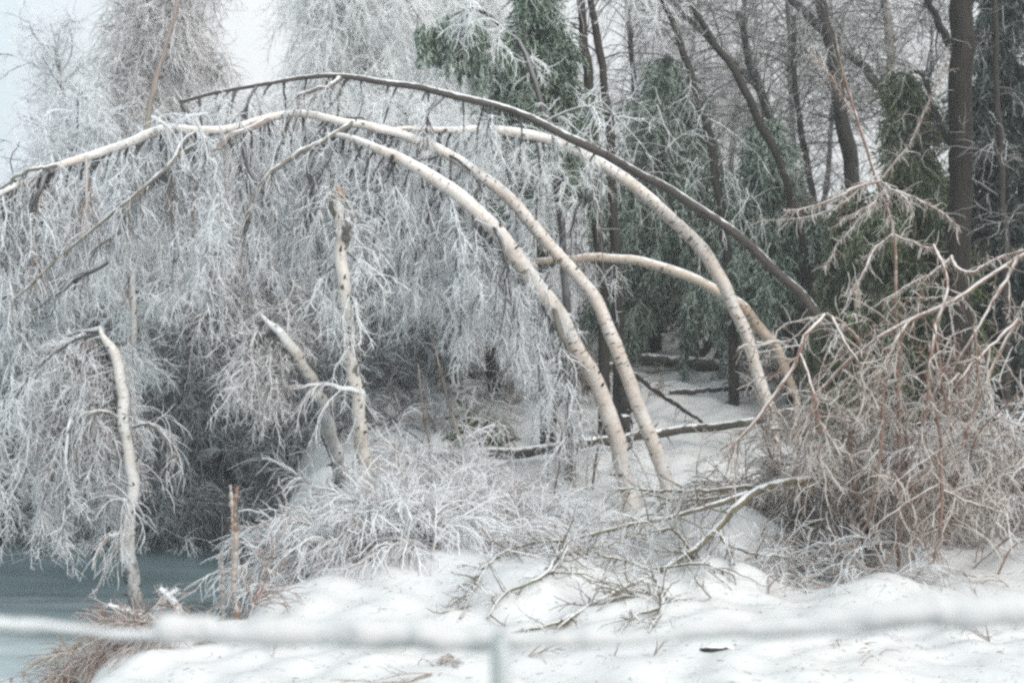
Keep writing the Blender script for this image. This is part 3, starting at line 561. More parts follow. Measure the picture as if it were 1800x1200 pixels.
# ------------------------------------------------------------------ conifers weighed down by ice
def conifer(label, x, Y, top, half, seed, gm='green', bottom=None, n=(70, 1500, 14000), dx=0, tm='dark', group='ice laden conifers', leaf=(.035, .10), lr=.0085, name='conifer'):
    rng = RNG(seed); b = foot(x, Y); tp = P(x + dx, top, Y); n_ = 20; q = np.linspace(0, 1, n_)[:, None]
    path = b + (tp - b) * q; path[:, 0] += .05 * np.sin(q[:, 0] * 6 + seed); rad = .1 * (1 - .85 * q[:, 0])
    t = thing(name, b, label, 'tree', group)
    mb = MB(); mb.trunk(path, rad, 8); mb.build('trunk', M[tm], t, True)
    R = half * Y / F; H = tp[2] - b[2]; lo = 0.06 if bottom is None else (P(x, bottom, Y)[2] - b[2]) / H
    tt = lo + (1 - lo) * rng.uniform(0, 1, n[0]) ** .9
    st, _ = at(path[None], np.zeros(n[0], int), tt)
    az = rng.uniform(0, 2 * math.pi, n[0]); d = np.stack([np.cos(az), np.sin(az), .25 + 0 * az], 1)
    L = R * (1.15 * (1 - (tt - lo) / (1 - lo)) ** .75 + .18) * rng.uniform(.4, 1.5, n[0]) * 1.6
    a = grow(rng, st, d, L, 7, .28, .1)
    bsp = sprout(rng, a, int(n[1] * 1.2), (.12, 1), (20, 80), (.15, .5), 4, .4, .26, .3)
    c = sprout(rng, bsp, int(n[2] * 1.7), (0, 1), (20, 80), leaf, 2, .25, .25, .1)
    mb = MB(); put(mb, rng, a, .02, .008, 4, 0); put(mb, rng, bsp, .010, .004, 3, 1)
    r = np.array([.5, 1, .15])[None] * lr * rng.uniform(.6, 1.4, (len(c), 1)); mb.tubes(c, r, 3, 1)
    mb.build('foliage', [M[tm], M[gm]], t)
    return t
conifer('tall grey green conifer behind the crossing of brown and white arches', 960, 16.5, -60, 72, 101, n=(150, 3600, 30000), bottom=330, dx=-20)
conifer('broad conifer with drooping boughs in the centre of the wood', 1215, 21.5, 95, 125, 102, n=(170, 4800, 40000), bottom=560, dx=-50)
conifer('slim drooping conifer left of the broad central one', 1150, 22.5, 110, 50, 103, n=(80, 1700, 15000), bottom=520)
conifer('conifer bent to the right under ice between bare trunks', 1400, 18.2, 205, 75, 104, n=(130, 3200, 27000), bottom=520, dx=-60)
conifer('olive green conifer with a sharp top left of the massive trunk', 1600, 16, 125, 85, 105, 'olivegreen', n=(170, 5200, 44000), bottom=None, dx=-5)
conifer('dark conifer filling the right edge behind the massive trunk', 1760, 16.5, -80, 85, 106, 'deepgreen', n=(170, 5000, 42000))
conifer('low green conifer skirt below the low bent birch', 1500, 16.8, 330, 48, 107, 'olivegreen', n=(110, 3200, 27000))
conifer('green conifer glimpsed beneath the thick white arch', 860, 18.5, 330, 60, 108, n=(70, 1500, 13000), bottom=480)
conifer('small low conifer among the arch feet', 1100, 24, 400, 45, 109, n=(60, 1200, 10000), bottom=560)
conifer('conifer behind the bend of the far right white arch', 1310, 22, 330, 55, 110, n=(80, 1800, 15000), bottom=470)
conifer('deep green conifer at the left frame edge near the pond', 45, 17.5, 690, 60, 111, 'deepgreen', n=(70, 1600, 14000))
conifer('deep green conifer half hidden behind the stout pond birch', 300, 19, 560, 60, 112, 'deepgreen', n=(70, 1600, 14000))
conifer('low mossy green bough mound beside the long grey log', 850, 16.9, 745, 55, 113, 'olivegreen', n=(60, 1300, 11000))
# green clumps hanging from the arching limb
for k, (x, y0, y1, wd) in enumerate([(786, 42, 110, 16), (815, 28, 150, 16), (846, 52, 168, 17), (752, 55, 110, 9), (886, 70, 130, 9)]):
    rng = RNG(130 + k); lab = ['leftmost large green clump under the arching limb', 'middle large green clump under the arching limb', 'lowest hanging large green clump under the arching limb', 'small faint green clump at the left end of the limb', 'small yellowish green clump at the right of the row'][k]
    p0 = P(x, y0, 15.2); a = grow(rng, np.tile(P(x, y0 - 15, 15.25), (9, 1)) + rng.normal(size=(9, 3)) * np.array([.04, .04, .02]), np.array([0, 0, -1.]) + rng.normal(size=(9, 3)) * np.array([.22, .22, 0]) * wd / 16, np.full(9, (y1 - y0 + 15) * 15.2 / F) * rng.uniform(.7, 1.1, 9), 6, .15, .08)
    c = sprout(rng, a, 900, (.12, 1), (15, 50), (.05, .13), 2, .3, .15, .2)
    mb = MB(); put(mb, rng, a, .008, .004, 3); mb.tubes(c, np.array([.5, 1, .15])[None] * .010 * rng.uniform(.6, 1.4, (len(c), 1)), 3, 0)
    tag(mb.build('evergreen_clump', M['green']), lab, 'foliage clump', 'green clumps caught on the arching limb')

# ------------------------------------------------------------------ far forest mass behind everything
def far_wood():
    rng = RNG(200); mb = MB(); n = 150
    X = rng.uniform(-22, 30, n); Y = rng.uniform(28, 52, n); Z = ground(X, Y)
    H = np.maximum(CZ + Y * rng.uniform(.03, .11, n) - Z, 1.2)
    st = np.stack([X, Y, Z - .1], 1); tr = grow(rng, st, np.array([0, 0, 1.]) + rng.normal(size=(n, 3)) * .06, H, 8, 0, .05)
    mb.tubes(tr, taper(n, 9, .11, .02, rng), 5, 0)
    a = sprout(rng, tr, 2600, (.12, 1), (30, 80), (1.0, 2.6), 6, .25, .12, .3); put(mb, rng, a, .02, .008, 3, 1)
    b = sprout(rng, a, 20000, (.1, 1), (20, 60), (.4, 1.3), 4, .4, .16, .3); put(mb, rng, b, .012, .006, 3, 1)
    c = sprout(rng, b, 60000, (.1, 1), (20, 60), (.2, .6), 2, .3, .16, .2); put(mb, rng, c, .009, .005, 3, 1)
    tag(mb.build('distant_woods', [M['dark'], M['tw_mid']]), 'far off ice grey woods on the rising slope', None, None, 'stuff')
far_wood()

# ------------------------------------------------------------------ logs and stumps
def log(label, pts, m, seed, n=30, stubs=8, name='fallen_log', group='fallen logs in the snow', sides=12, cat='log', endm='wood'):
    rng = RNG(seed); path, rad = pxline(settle(pts, .06), n); path, rad = rough_path(rng, path, rad, .12, .06)
    mb = MB()
    e0 = path[0] - nrm(path[1] - path[0]) * .02; e1 = path[-1] + nrm(path[-1] - path[-2]) * .02
    path = np.vstack([e0, e0, path, e1, e1]); rad = np.concatenate([[.001, rad[0] * .9], rad, [rad[-1] * .8, .001]])
    mb.trunk(path, rad, sides, 0)
    if stubs: knots(mb, rng, path[2:-2], rad[2:-2], stubs, (.05, .3), 0)
    return tag(mb.build(name, M[m], smooth=True), label, cat, group)
log('brown log lying level behind the far right arch', [(1130, 632, 20.5, 10), (1220, 638, 20.5, 12), (1320, 648, 20.2, 12), (1420, 655, 20, 11), (1480, 662, 20, 9)], 'dark_snow', 301)
log('long grey snow topped log running up to the right behind the arch feet', [(690, 804, 15.6, 8), (780, 800, 15.6, 10), (900, 795, 15.6, 10), (1050, 776, 15.8, 9), (1180, 758, 16, 8), (1320, 740, 16.2, 7), (1400, 720, 16.4, 5)], 'dark_snow', 302)
log('dim log crossing behind the twig curtain at left centre', [(680, 672, 20, 5), (780, 662, 20, 7), (870, 656, 20, 7), (960, 652, 20, 7), (1090, 645, 20, 8)], 'dark_snow', 303)
log('dark leaning pole resting behind the olive conifer', [(1300, 372, 18, 6), (1380, 415, 18, 7), (1440, 500, 17.8, 7), (1480, 570, 17.6, 7)], 'dark', 304, name='leaning_pole', cat='pole')
log('thin dark branch slanting down to the snow beside the right birch foot', [(1105, 650, 17.5, 4), (1150, 685, 17.3, 4), (1235, 742, 17, 3)], 'dark', 305, name='fallen_branch', cat='branch', stubs=10)
log('low dark log half buried near the right arch foot', [(1180, 690, 18.5, 5), (1260, 684, 18.5, 5), (1340, 682, 18.5, 4)], 'dark_snow', 306)
log('dark rotten stump standing upright between the two birch feet', [(1098, 775, 16.2, 17), (1097, 740, 16.2, 14), (1096, 700, 16.2, 13), (1094, 668, 16.2, 13), (1093, 654, 16.2, 11)], 'stump', 307, stubs=3, name='tree_stump', cat='stump', group=None)

# ------------------------------------------------------------------ shrubs
def shrub(label, x, Y, seed, n1, L1, spread, n2, n3, twm='tw_white', r=(.008, .0055, .004), grav=.16, L2=(.2, .6), L3=(.08, .25), rad=.25, name='frosted_shrub', group='frosted shrubs on the bank', cat='shrub', base=None, stemm='stalk', dz=-.05, wig=.1, dirx=0.0, g2=.2):
    rng = RNG(seed); b = foot(x, Y) if base is None else base
    st = b + rng.normal(size=(n1, 3)) * np.array([rad, rad, 0]); st[:, 2] = ground(st[:, 0], st[:, 1]) + dz
    az = rng.uniform(0, 2 * math.pi, n1); e = rng.uniform(.2, 1, n1) * spread
    d = np.stack([np.cos(az) * e + dirx, np.sin(az) * e, np.ones(n1)], 1)
    a = grow(rng, st, d, rng.uniform(*L1, n1), 9, grav, wig)
    bb = sprout(rng, a, n2, (.2, 1), (15, 50), L2, 5, g2, .1, .3); c = sprout(rng, np.concatenate([bb]), n3, (.05, 1), (20, 55), L3, 3, .15, .15, .2)
    t = thing(name, b, label, cat, group)
    mb = MB(); put(mb, rng, a, r[0], r[0] * .5, 5); mb.build('stems', M[stemm], t)
    mb = MB(); put(mb, rng, bb, r[1], r[1] * .5, 4, 0); put(mb, rng, c, r[2], r[2] * .5, 3, 0); mb.build('twigs', M[twm], t)
    return t
SH = [(650, 12.0, 'spiky frosted shrub leaning over the pond edge', -.55, .68), (700, 13.4, 'tall frosted shrub in front of the snapped birch foot', -.5, .85), (740, 12.1, 'frosted shrub arching over the snow mound', -.3, .7), (780, 13.2, 'frosted shrub with red stalks at its foot', .2, .62),
      (790, 13.2, 'wide frosted shrub left of the olive twigs', .3, .75), (850, 13.8, 'airy frosted shrub below the long log', .3, .5), (650, 11.9, 'low frosted shrub spreading by the brown seed stalk', -.3, .55), (900, 13.0, 'thin frosted shrub nearest the arch feet', .3, .6), (720, 14.2, 'frosted shrub hiding the curving birch foot', -.2, .5), (765, 15.0, 'frosted shrub in front of the mossy green boughs', 0, .35)]
for k, (x, Y, lab, dx, h) in enumerate(SH):
    shrub(lab, x, Y, 400 + k, 40, (h * .6, h * 1.35), 1.2, 600, 3400, dirx=dx * .6, rad=.3, grav=.13, r=(.009, .0065, .005))
shrub('straw coloured twig tuft at the foot of the icy red shrub', 1430, 11.6, 421, 30, (.25, .55), 1.0, 120, 500, 'tw_white', rad=.2, dirx=-.3, group='small bushy tufts at the right')
shrub('brownish frosted tuft on the snow hummock right of centre', 1500, 11.4, 422, 30, (.2, .5), 1.0, 140, 500, 'tw_white', rad=.22, group='small bushy tufts at the right')
shrub('thin reddish tuft standing in snow near the right edge', 1740, 12.0, 423, 18, (.3, .7), .8, 60, 200, 'tw_red', rad=.4, group='small bushy tufts at the right')
shrub('rusty brown twig tuft on the bank at lower left', 215, 9.75, 424, 110, (.12, .36), 1.4, 650, 2600, 'rust', rad=.24, group=None, stemm='stalk')
shrub('brown grass tuft at the bottom left corner of the bank', 150, 9.7, 425, 50, (.15, .32), 1.2, 140, 500, 'grass', rad=.2, group=None)
shrub('small grey brown twig clump poking from the snow below the post', 790, 8.9, 426, 30, (.06, .16), 1.4, 60, 100, 'tw_brown', rad=.05, group='twig clumps poking through snow', name='twig_clump', cat='twigs', r=(.004, .003, .002), L2=(.04, .1), L3=(.02, .05))
shrub('small reddish twig clump poking from the open snow at lower right', 1502, 9.3, 427, 34, (.06, .16), 1.3, 60, 100, 'tw_red', rad=.05, group='twig clumps poking through snow', name='twig_clump', cat='twigs', r=(.004, .003, .002), L2=(.04, .1), L3=(.02, .05))
shrub('sparse red stems at the bottom edge right of centre', 1520, 8.6, 428, 12, (.1, .25), 1.3, 20, 30, 'tw_red', rad=.15, group='twig clumps poking through snow', name='twig_clump', cat='twigs', r=(.004, .003, .002), L2=(.05, .1), L3=(.02, .05))
shrub('thin saplings and twigs standing in the snow between the birch feet', 1010, 15.0, 429, 16, (.5, 1.3), .5, 110, 500, 'tw_white', rad=.5, group=None, stemm='tw_brown')
shrub('dim undergrowth behind the long log', 790, 17.8, 430, 50, (.4, .8), 1.0, 500, 2200, 'tw_mid', rad=.8, group='grey undergrowth in the wood', stemm='tw_brown', r=(.01, .007, .005))
shrub('grey undergrowth below the paired trunks', 1260, 25, 431, 40, (.3, .7), 1.2, 400, 1500, 'tw_brown', rad=1.1, group='grey undergrowth in the wood', stemm='tw_brown', r=(.01, .007, .006))
shrub('grey undergrowth at the foot of the bent conifer', 1420, 19, 432, 40, (.3, .7), 1.2, 400, 1500, 'tw_brown', rad=.8, group='grey undergrowth in the wood', stemm='tw_brown', r=(.01, .007, .006))
shrub('leafless brush with arching stems at the far shore', 430, 17.2, 433, 70, (1.0, 2.2), .8, 900, 4500, 'tw_dark', rad=.7, group='leafless brush on the far shore', stemm='limb_dark', r=(.012, .007, .005))
shrub('leafless brush beneath the curving pale birch', 500, 18.2, 434, 80, (1.0, 2.4), .7, 900, 4500, 'tw_dark', rad=.8, group='leafless brush on the far shore', stemm='limb_dark', r=(.012, .007, .005))
shrub('leafless brush left of the lone pond birch', 100, 17.8, 435, 60, (.8, 1.8), 1.0, 900, 4500, 'tw_blue', rad=.7, group='leafless brush on the far shore', stemm='limb_dark', r=(.012, .007, .005))
shrub('leafless brush right of the lone pond birch', 310, 17.4, 436, 60, (.8, 1.7), 1.0, 900, 4500, 'tw_blue', rad=.6, group='leafless brush on the far shore', stemm='limb_dark', r=(.012, .007, .005))
# dark fan of branches sweeping down onto the pond
def fan():
    rng = RNG(440); p = P(330, 880, 16.0); b = P(330, 880, 16.0); n = 26
    d = np.stack([rng.uniform(.5, 1.2, n), rng.uniform(-.8, .2, n), rng.uniform(-.35, .35, n)], 1)
    a = grow(rng, np.tile(p, (n, 1)) + rng.normal(size=(n, 3)) * .08, d, rng.uniform(.5, 1.25, n), 7, .1, .06)
    bb = sprout(rng, a, 160, (.2, 1), (15, 40), (.15, .5), 4, .12, .1, .3)
    c = sprout(rng, bb, 500, (.1, 1), (20, 50), (.08, .2), 3, .15, .1, .3)
    for q in (a, bb, c): q[:, :, 2] = np.maximum(q[:, :, 2], .02)
    mb = MB(); put(mb, rng, a, .009, .004, 4); put(mb, rng, bb, .005, .003, 3); put(mb, rng, c, .004, .002, 3)
    tag(mb.build('bare_branch', M['limb_dark']), 'dark fan of bare branches sweeping over the pond ice', 'branch')
fan()

# ------------------------------------------------------------------ big icy shrub at the right, stems traced one by one
def right_shrub():
    rng = RNG(500); base = foot(1620, 12.3)
    t = thing('ice_coated_shrub', base, 'big tangled shrub with reddish stems glazed in ice at the right', 'shrub')
    stems = [
        [(1830, 430, 11.5, 5), (1760, 470, 11.4, 5), (1690, 520, 11.3, 6), (1600, 562, 11.3, 6), (1545, 590, 11.3, 5.5), (1480, 645, 11.4, 5), (1440, 700, 11.5, 4), (1400, 800, 11.6, 3)],
        [(1600, 562, 11.3, 5), (1565, 620, 11.2, 4.5), (1552, 700, 11.2, 4.5), (1545, 800, 11.2, 4.5), (1530, 900, 11.3, 4), (1500, 970, 11.4, 3)],
        [(1450, 552, 11.2, 4), (1420, 585, 11.1, 5), (1395, 640, 11.1, 5.5), (1365, 690, 11.1, 5), (1345, 715, 11.1, 5), (1310, 760, 11.1, 3), (1270, 800, 11.1, 2)],
        [(1530, 650, 11.5, 5), (1510, 600, 11.4, 5), (1480, 568, 11.3, 4.5), (1450, 552, 11.2, 4.5)],
        [(1462, 556, 11.2, 4), (1490, 610, 11.1, 3.5), (1510, 640, 11.1, 3), (1520, 700, 11.1, 2)],
        [(1405, 620, 11.1, 4), (1430, 690, 11, 3.5), (1442, 740, 11, 3.5), (1480, 800, 11, 2.5)],
        [(1440, 740, 11, 3), (1440, 790, 11, 2.5), (1437, 830, 11, 2)],
        [(1640, 430, 11.2, 4), (1665, 500, 11.1, 4), (1640, 600, 11, 4), (1630, 700, 11, 4.5), (1618, 770, 11, 3.5)],
        [(1630, 680, 11, 4), (1650, 740, 11, 4), (1655, 840, 11, 4.5), (1655, 920, 11, 4), (1640, 990, 11, 3)],
        [(1640, 560, 11, 3), (1655, 650, 11, 3), (1660, 700, 11, 2)],
        [(1710, 570, 11, 3), (1720, 650, 11, 3), (1732, 720, 11, 2)], [(1680, 600, 11, 3), (1650, 680, 11, 3), (1662, 650, 11, 1)],
        [(1790, 450, 11.2, 5), (1730, 560, 11.1, 4), (1680, 640, 11.1, 3.5), (1670, 670, 11.1, 2)],
        [(1790, 560, 11.2, 5), (1740, 610, 11.1, 4), (1700, 650, 11, 3.5), (1680, 680, 11, 2)],
        [(1390, 600, 11.2, 3), (1340, 602, 11.3, 3), (1328, 600, 11.3, 3)],
        [(1655, 790, 11, 3), (1610, 820, 11, 3), (1570, 850, 11, 2)], [(1655, 850, 11, 3), (1600, 880, 11, 3), (1530, 930, 11, 2)], [(1655, 860, 11, 3), (1700, 880, 11, 3), (1760, 900, 11, 2)],
        [(1620, 960, 12, 6), (1600, 860, 12, 5.5), (1590, 760, 11.9, 5), (1580, 640, 11.8, 4.5), (1585, 560, 11.7, 4)],
        [(1660, 960, 12.2, 7), (1680, 850, 12.1, 6), (1720, 700, 12, 5), (1790, 560, 12, 4)],
        [(1540, 960, 12, 5), (1500, 850, 11.9, 5), (1500, 740, 11.8, 4), (1540, 660, 11.6, 4)],
    ]
    P_ = []
    for s in stems:
        q, r = pxline(s, 22); q, r = rough_path(rng, q, r, .35, .1); mb = MB(); mb.trunk(q, r * .7, 8, 0); mb.build('stem', M['stem_red'], t, True)
        P_.append(q)
    P_ = np.array(P_)
    extra = grow(rng, foot(1620, 12.4) + rng.normal(size=(30, 3)) * np.array([.55, .3, 0]), np.array([0, 0, 1.]) + rng.normal(size=(30, 3)) * np.array([.55, .4, 0]), rng.uniform(1.0, 1.9, 30), 21, .09, .06)
    P2 = np.concatenate([P_, extra])
    b = sprout(rng, P2, 760, (.1, 1), (30, 90), (.15, .7), 6, .13, .22, .3)
    c = sprout(rng, b, 5600, (.05, 1), (25, 85), (.05, .26), 3, .12, .28, .2)
    i = sprout(rng, np.concatenate([b]), 5000, (0, 1), (30, 80), (.02, .06), 2, .8, .05, 0)
    mb = MB(); put(mb, rng, extra, .009, .004, 5); put(mb, rng, b, .0062, .0035, 4); put(mb, rng, c, .0042, .0025, 3); put(mb, rng, i, .0035, .001, 3); mb.build('twigs', M['tw_red'], t)
right_shrub()
for k, (x, Y, lab, h, dx, mt) in enumerate([(1500, 13, 'dim twiggy bush inside the left part of the red shrub', 1.3, -.3, 'tw_brown'), (1600, 13.6, 'dim twiggy bush behind the middle of the red shrub', 1.7, 0, 'tw_brown'), (1720, 13.4, 'grey twiggy bush reaching the right frame edge', 1.7, .2, 'tw_mid'), (1790, 12.8, 'grey drooping bush cut by the right frame edge', 1.6, 0, 'tw_mid'), (1430, 12.6, 'grey green low bush in the hollow under the red shrub', .9, -.1, 'tw_brown')]):
    shrub(lab, x, Y, 520 + k, 40, (h * .6, h * 1.2), .9, 600, 2800, mt, rad=.35, dirx=dx, group='twiggy bushes behind the red shrub', stemm='tw_brown', r=(.008, .0055, .004))

# iced sapling rising above the shrub
def sapling(label, pts, seed, sprays, nm='tw_red', name='iced_sapling', nt=160, base_x=None):
    rng = RNG(seed); q, r = pxline(pts, 30); r = r * .7; b = np.array([q[0][0], q[0][1], gz(q[0][0], q[0][1])]); q = np.vstack([b, q]); r = np.concatenate([[r[0]], r])
    t = thing(name, b, label, 'sapling', None)
    mb = MB(); mb.trunk(q, r, 7); mb.build('trunk', M['stem_red'], t, True)
    A = []
    for s in sprays:
        a, ar = pxline(s, 14); a, ar = rough_path(rng, a, ar * .62, 1.3, .2); mb = MB(); mb.trunk(a, ar, 6); 
        mb.build('branch', M['stem_red'], t, True); mb = MB()
        c = sprout(rng, a[None], nt // 4, (.1, 1), (25, 70), (.04, .26), 4, .12, .3, .3); put(mb, rng, c, .0042, .002, 3)
        i = sprout(rng, a[None], nt, (0, 1), (50, 90), (.02, .06), 2, .7, .05, 0); put(mb, rng, i, .0035, .001, 3)
        mb.build('twigs', M['tw_red'], t)
sapling('slender red stemmed sapling with a whorl of icy sprays above the shrub', [(1580, 760, 11.8, 4.5), (1575, 560, 11.8, 4.5), (1572, 420, 11.8, 4.5), (1545, 330, 11.8, 4), (1510, 220, 11.8, 3.5), (1480, 120, 11.8, 2.5), (1468, 60, 11.8, 1.5)], 541,
    [[(1548, 318, 11.8, 4), (1500, 330, 11.7, 4), (1440, 358, 11.6, 3.5), (1376, 372, 11.5, 2)], [(1550, 300, 11.8, 3), (1490, 350, 11.7, 3), (1430, 380, 11.7, 3), (1340, 388, 11.6, 2)], [(1550, 320, 11.8, 4), (1570, 330, 11.6, 4), (1590, 345, 11.5, 3), (1605, 378, 11.5, 2)],
     [(1550, 330, 11.8, 4), (1600, 345, 11.7, 3.5), (1650, 365, 11.6, 3), (1685, 402, 11.6, 2.5)], [(1545, 320, 11.8, 3), (1600, 250, 11.8, 2.5), (1650, 140, 11.8, 2), (1670, 80, 11.8, 1)], [(1555, 330, 11.8, 5), (1560, 370, 11.7, 5), (1572, 420, 11.7, 4)],
     [(1572, 410, 11.8, 4), (1540, 440, 11.7, 4), (1515, 490, 11.6, 3), (1490, 520, 11.6, 2)], [(1572, 412, 11.8, 4), (1620, 430, 11.7, 4), (1665, 460, 11.6, 4)], [(1675, 450, 11.5, 5), (1640, 480, 11.5, 4), (1600, 500, 11.5, 4), (1555, 528, 11.5, 3)],
     [(1670, 450, 11.5, 6), (1700, 480, 11.4, 5), (1740, 460, 11.4, 4), (1800, 440, 11.4, 4)], [(1560, 350, 11.8, 3), (1520, 380, 11.8, 3), (1480, 420, 11.8, 2), (1450, 470, 11.8, 1.5)], [(1500, 200, 11.8, 2.5), (1450, 120, 11.8, 2), (1420, 90, 11.8, 1)], [(1555, 330, 11.8, 4), (1530, 360, 11.6, 3), (1480, 385, 11.6, 2.5), (1475, 395, 11.6, 1)]])

# ------------------------------------------------------------------ fallen olive branch with its forks
def olive():
    rng = RNG(560); t = thing('fallen_branch', P(1450, 850, 12.2), 'large olive brown branch fallen from the right, forked and spread over the snow', 'branch')
    S_ = [[(1500, 850, 12.4, 9), (1440, 848, 12.2, 9), (1380, 846, 12, 9), (1330, 862, 11.9, 9), (1300, 880, 11.8, 8), (1262, 925, 11.7, 7.5), (1215, 968, 11.6, 6.5), (1150, 1005, 11.4, 6), (1085, 1040, 11.2, 5.5), (1010, 1080, 11, 4.5), (960, 1120, 10.9, 3)],
          [(1315, 866, 11.9, 6), (1250, 888, 11.8, 5.5), (1180, 908, 11.8, 5), (1100, 925, 11.7, 4.5), (1030, 942, 11.7, 4), (1000, 950, 11.6, 3.5), (960, 950, 11.6, 3), (900, 965, 11.5, 3), (860, 990, 11.5, 2.5), (830, 1040, 11.4, 2), (810, 1085, 11.3, 1.5)],
          [(1320, 855, 12, 5), (1250, 860, 12, 4), (1180, 862, 12, 3.5), (1085, 858, 12, 3)], [(1310, 868, 12, 3), (1200, 878, 12, 3), (1140, 870, 12, 2.5)],
          [(1262, 925, 11.7, 4), (1275, 955, 11.6, 4), (1288, 992, 11.5, 3)], [(1275, 955, 11.6, 3), (1320, 972, 11.5, 3), (1390, 980, 11.4, 2)],
          [(1150, 1005, 11.4, 4), (1165, 1060, 11.2, 4), (1140, 1110, 11.1, 3)], [(1160, 1070, 11.2, 4), (1120, 1080, 11.1, 3), (1085, 1115, 11, 2)],
          [(1000, 950, 11.6, 4), (950, 1015, 11.4, 4), (890, 1040, 11.3, 3), (858, 1085, 11.2, 2)], [(1000, 955, 11.6, 5), (985, 985, 11.5, 4), (965, 1010, 11.4, 3)],
          [(1150, 1005, 11.4, 4), (1100, 985, 11.4, 3), (1050, 975, 11.4, 2)], [(1215, 968, 11.6, 4), (1180, 930, 11.6, 3), (1130, 940, 11.5, 2)], [(1010, 1080, 11, 4), (960, 1100, 11, 3), (900, 1110, 10.9, 2)],
          [(1140, 1000, 11.4, 3), (1230, 990, 11.3, 3), (1290, 1010, 11.2, 2)]]
    allp = []
    for k, s in enumerate(S_):
        q, r = pxline(settle(s), 26); q, r = rough_path(rng, q, r * .85, .5, .08); mb = MB(); mb.trunk(q, r, 9); mb.build('branch', M['olive'], t, True); allp.append(q)
    allp = np.array(allp)
    b = sprout(rng, allp, 330, (.15, 1), (25, 80), (.12, .55), 6, .06, .2, .3); c = sprout(rng, b, 1700, (.1, 1), (25, 75), (.05, .25), 3, .1, .2, .2)
    mb = MB(); put(mb, rng, b, .0065, .003, 5, 0); put(mb, rng, c, .0035, .002, 3, 1); mb.build('twigs', [M['olive_tw'], M['tw_white']], t)
olive()
def litter(label, x, y, Y, seed, n, L, m='olive_tw', d0=(1, 0, .3), sp=.6, r=.005, name='fallen_twig'):
    rng = RNG(seed); b = foot(x, Y, .01)
    a = grow(rng, np.tile(b, (n, 1)), np.array(d0) + rng.normal(size=(n, 3)) * sp * np.array([1, 1, .5]), rng.uniform(.5, 1, n) * L, 8, .03, .14)
    bb = sprout(rng, a, n * 6, (.2, 1), (20, 60), (L * .15, L * .4), 4, .05, .15, .3)
    for q in (a, bb): q[:, :, 2] = np.maximum(q[:, :, 2], ground(q[:, :, 0], q[:, :, 1]) + .004)
    mb = MB(); put(mb, rng, a, r, r * .5, 5); put(mb, rng, bb, r * .6, r * .3, 3); tag(mb.build(name, M[m]), label, 'twig', 'loose twigs lying on the snow')
litter('forked olive twig lying on the snow under the fallen branch tips', 1180, 1080, 10.6, 600, 4, .6, d0=(-1, .3, .3))
litter('thin bare twig standing from the snow right of the post', 930, 1190, 9.0, 601, 3, .35, 'tw_brown', (.3, 0, .6))
litter('short dark twig stuck in the snow right of the post', 1080, 1180, 9.0, 602, 2, .2, 'tw_brown', (0, 0, 1), .3)
litter('branched grey twig by the bottom edge right of centre', 1150, 1180, 9.0, 603, 3, .4, 'olive_tw', (.8, 0, .8), .3)
litter('long reddish twig lying flat at the bottom edge below the rail', 760, 1190, 8.55, 604, 3, .55, 'tw_red', (-1, 0, .05), .25)
litter('wiry twig on the snow in the lower right corner', 1740, 1140, 9.4, 605, 4, .4, 'tw_brown', (-.8, .2, .5), .5)
litter('curved dark twig on the snow below the red shrub', 1350, 1030, 10.9, 606, 3, .5, 'tw_brown', (.8, .2, .2), .4)
litter('thin twig lying in front of the snow mounds', 1250, 1060, 10.6, 607, 3, .4, 'olive_tw', (-.5, -.4, .3), .5)
litter('broken twig lying below the forked olive branch', 1040, 1100, 10.2, 608, 3, .4, 'olive_tw', (.6, -.2, .3), .5)
litter('red stemmed twig in the snow left of the post', 480, 1190, 9.2, 609, 3, .25, 'tw_red', (.1, 0, 1), .3)
for k, (lab, x, Y, d0, L, mt) in enumerate([('iced branch tangle on the snow left of the mounds', 1130, 12.2, (-1, -.2, .5), .9, 'tw_white'), ('brushy iced branch lying under the olive limb', 1050, 11.6, (-1, -.3, .3), .9, 'tw_white'),
        ('grey brown branch jutting toward the arch feet', 1000, 12.8, (.8, .2, .6), .9, 'olive_tw'), ('twiggy branch end drooping over the snow mound', 1220, 11.6, (-.4, -.5, .6), .7, 'olive_tw'), ('wiry iced branch between shrub and mound', 1330, 11.7, (.5, -.4, .5), .8, 'tw_white'),
        ('broken branch lying left of the dark rock', 1120, 10.2, (-1, 0, .3), .6, 'olive_tw'), ('bare dark branch under the iced tangle', 960, 12.2, (1, -.2, .1), .9, 'tw_brown'), ('thin iced branch reaching left across the bank', 900, 11.6, (-1, .1, .35), .8, 'tw_white'),
        ('springy iced twigs at the left end of the shrubs', 500, 11.6, (-.6, 0, .6), .7, 'tw_white'), ('low iced twigs crossing on the mound below the shrubs', 700, 11.5, (-.8, -.1, .4), .7, 'tw_white')]):
    litter(lab, x, 0, Y, 680 + k, 7, L, mt, d0, .5, .0065, 'broken_branch')
def debris():
    rng = RNG(690); n = 2600; X = rng.uniform(-3, 6, n); Y = rng.uniform(8, 16, n) ; Z = ground(X, Y) + .003
    k = Z > .05; st = np.stack([X, Y, Z], 1)[k]; m_ = len(st)
    a = grow(rng, st, rng.normal(size=(m_, 3)) * np.array([1, 1, .12]), rng.uniform(.01, .07, m_), 3, 0, .2)
    mb = MB(); h = m_ // 3; put(mb, rng, a[:h], .0022, .0012, 3, 0); put(mb, rng, a[h:], .004, .0015, 4, 1)
    tag(mb.build('litter', [M['tw_brown'], M['snow_cap']]), 'bits of fallen ice and twig scattered on the snow crust', None, None, 'stuff')
debris()
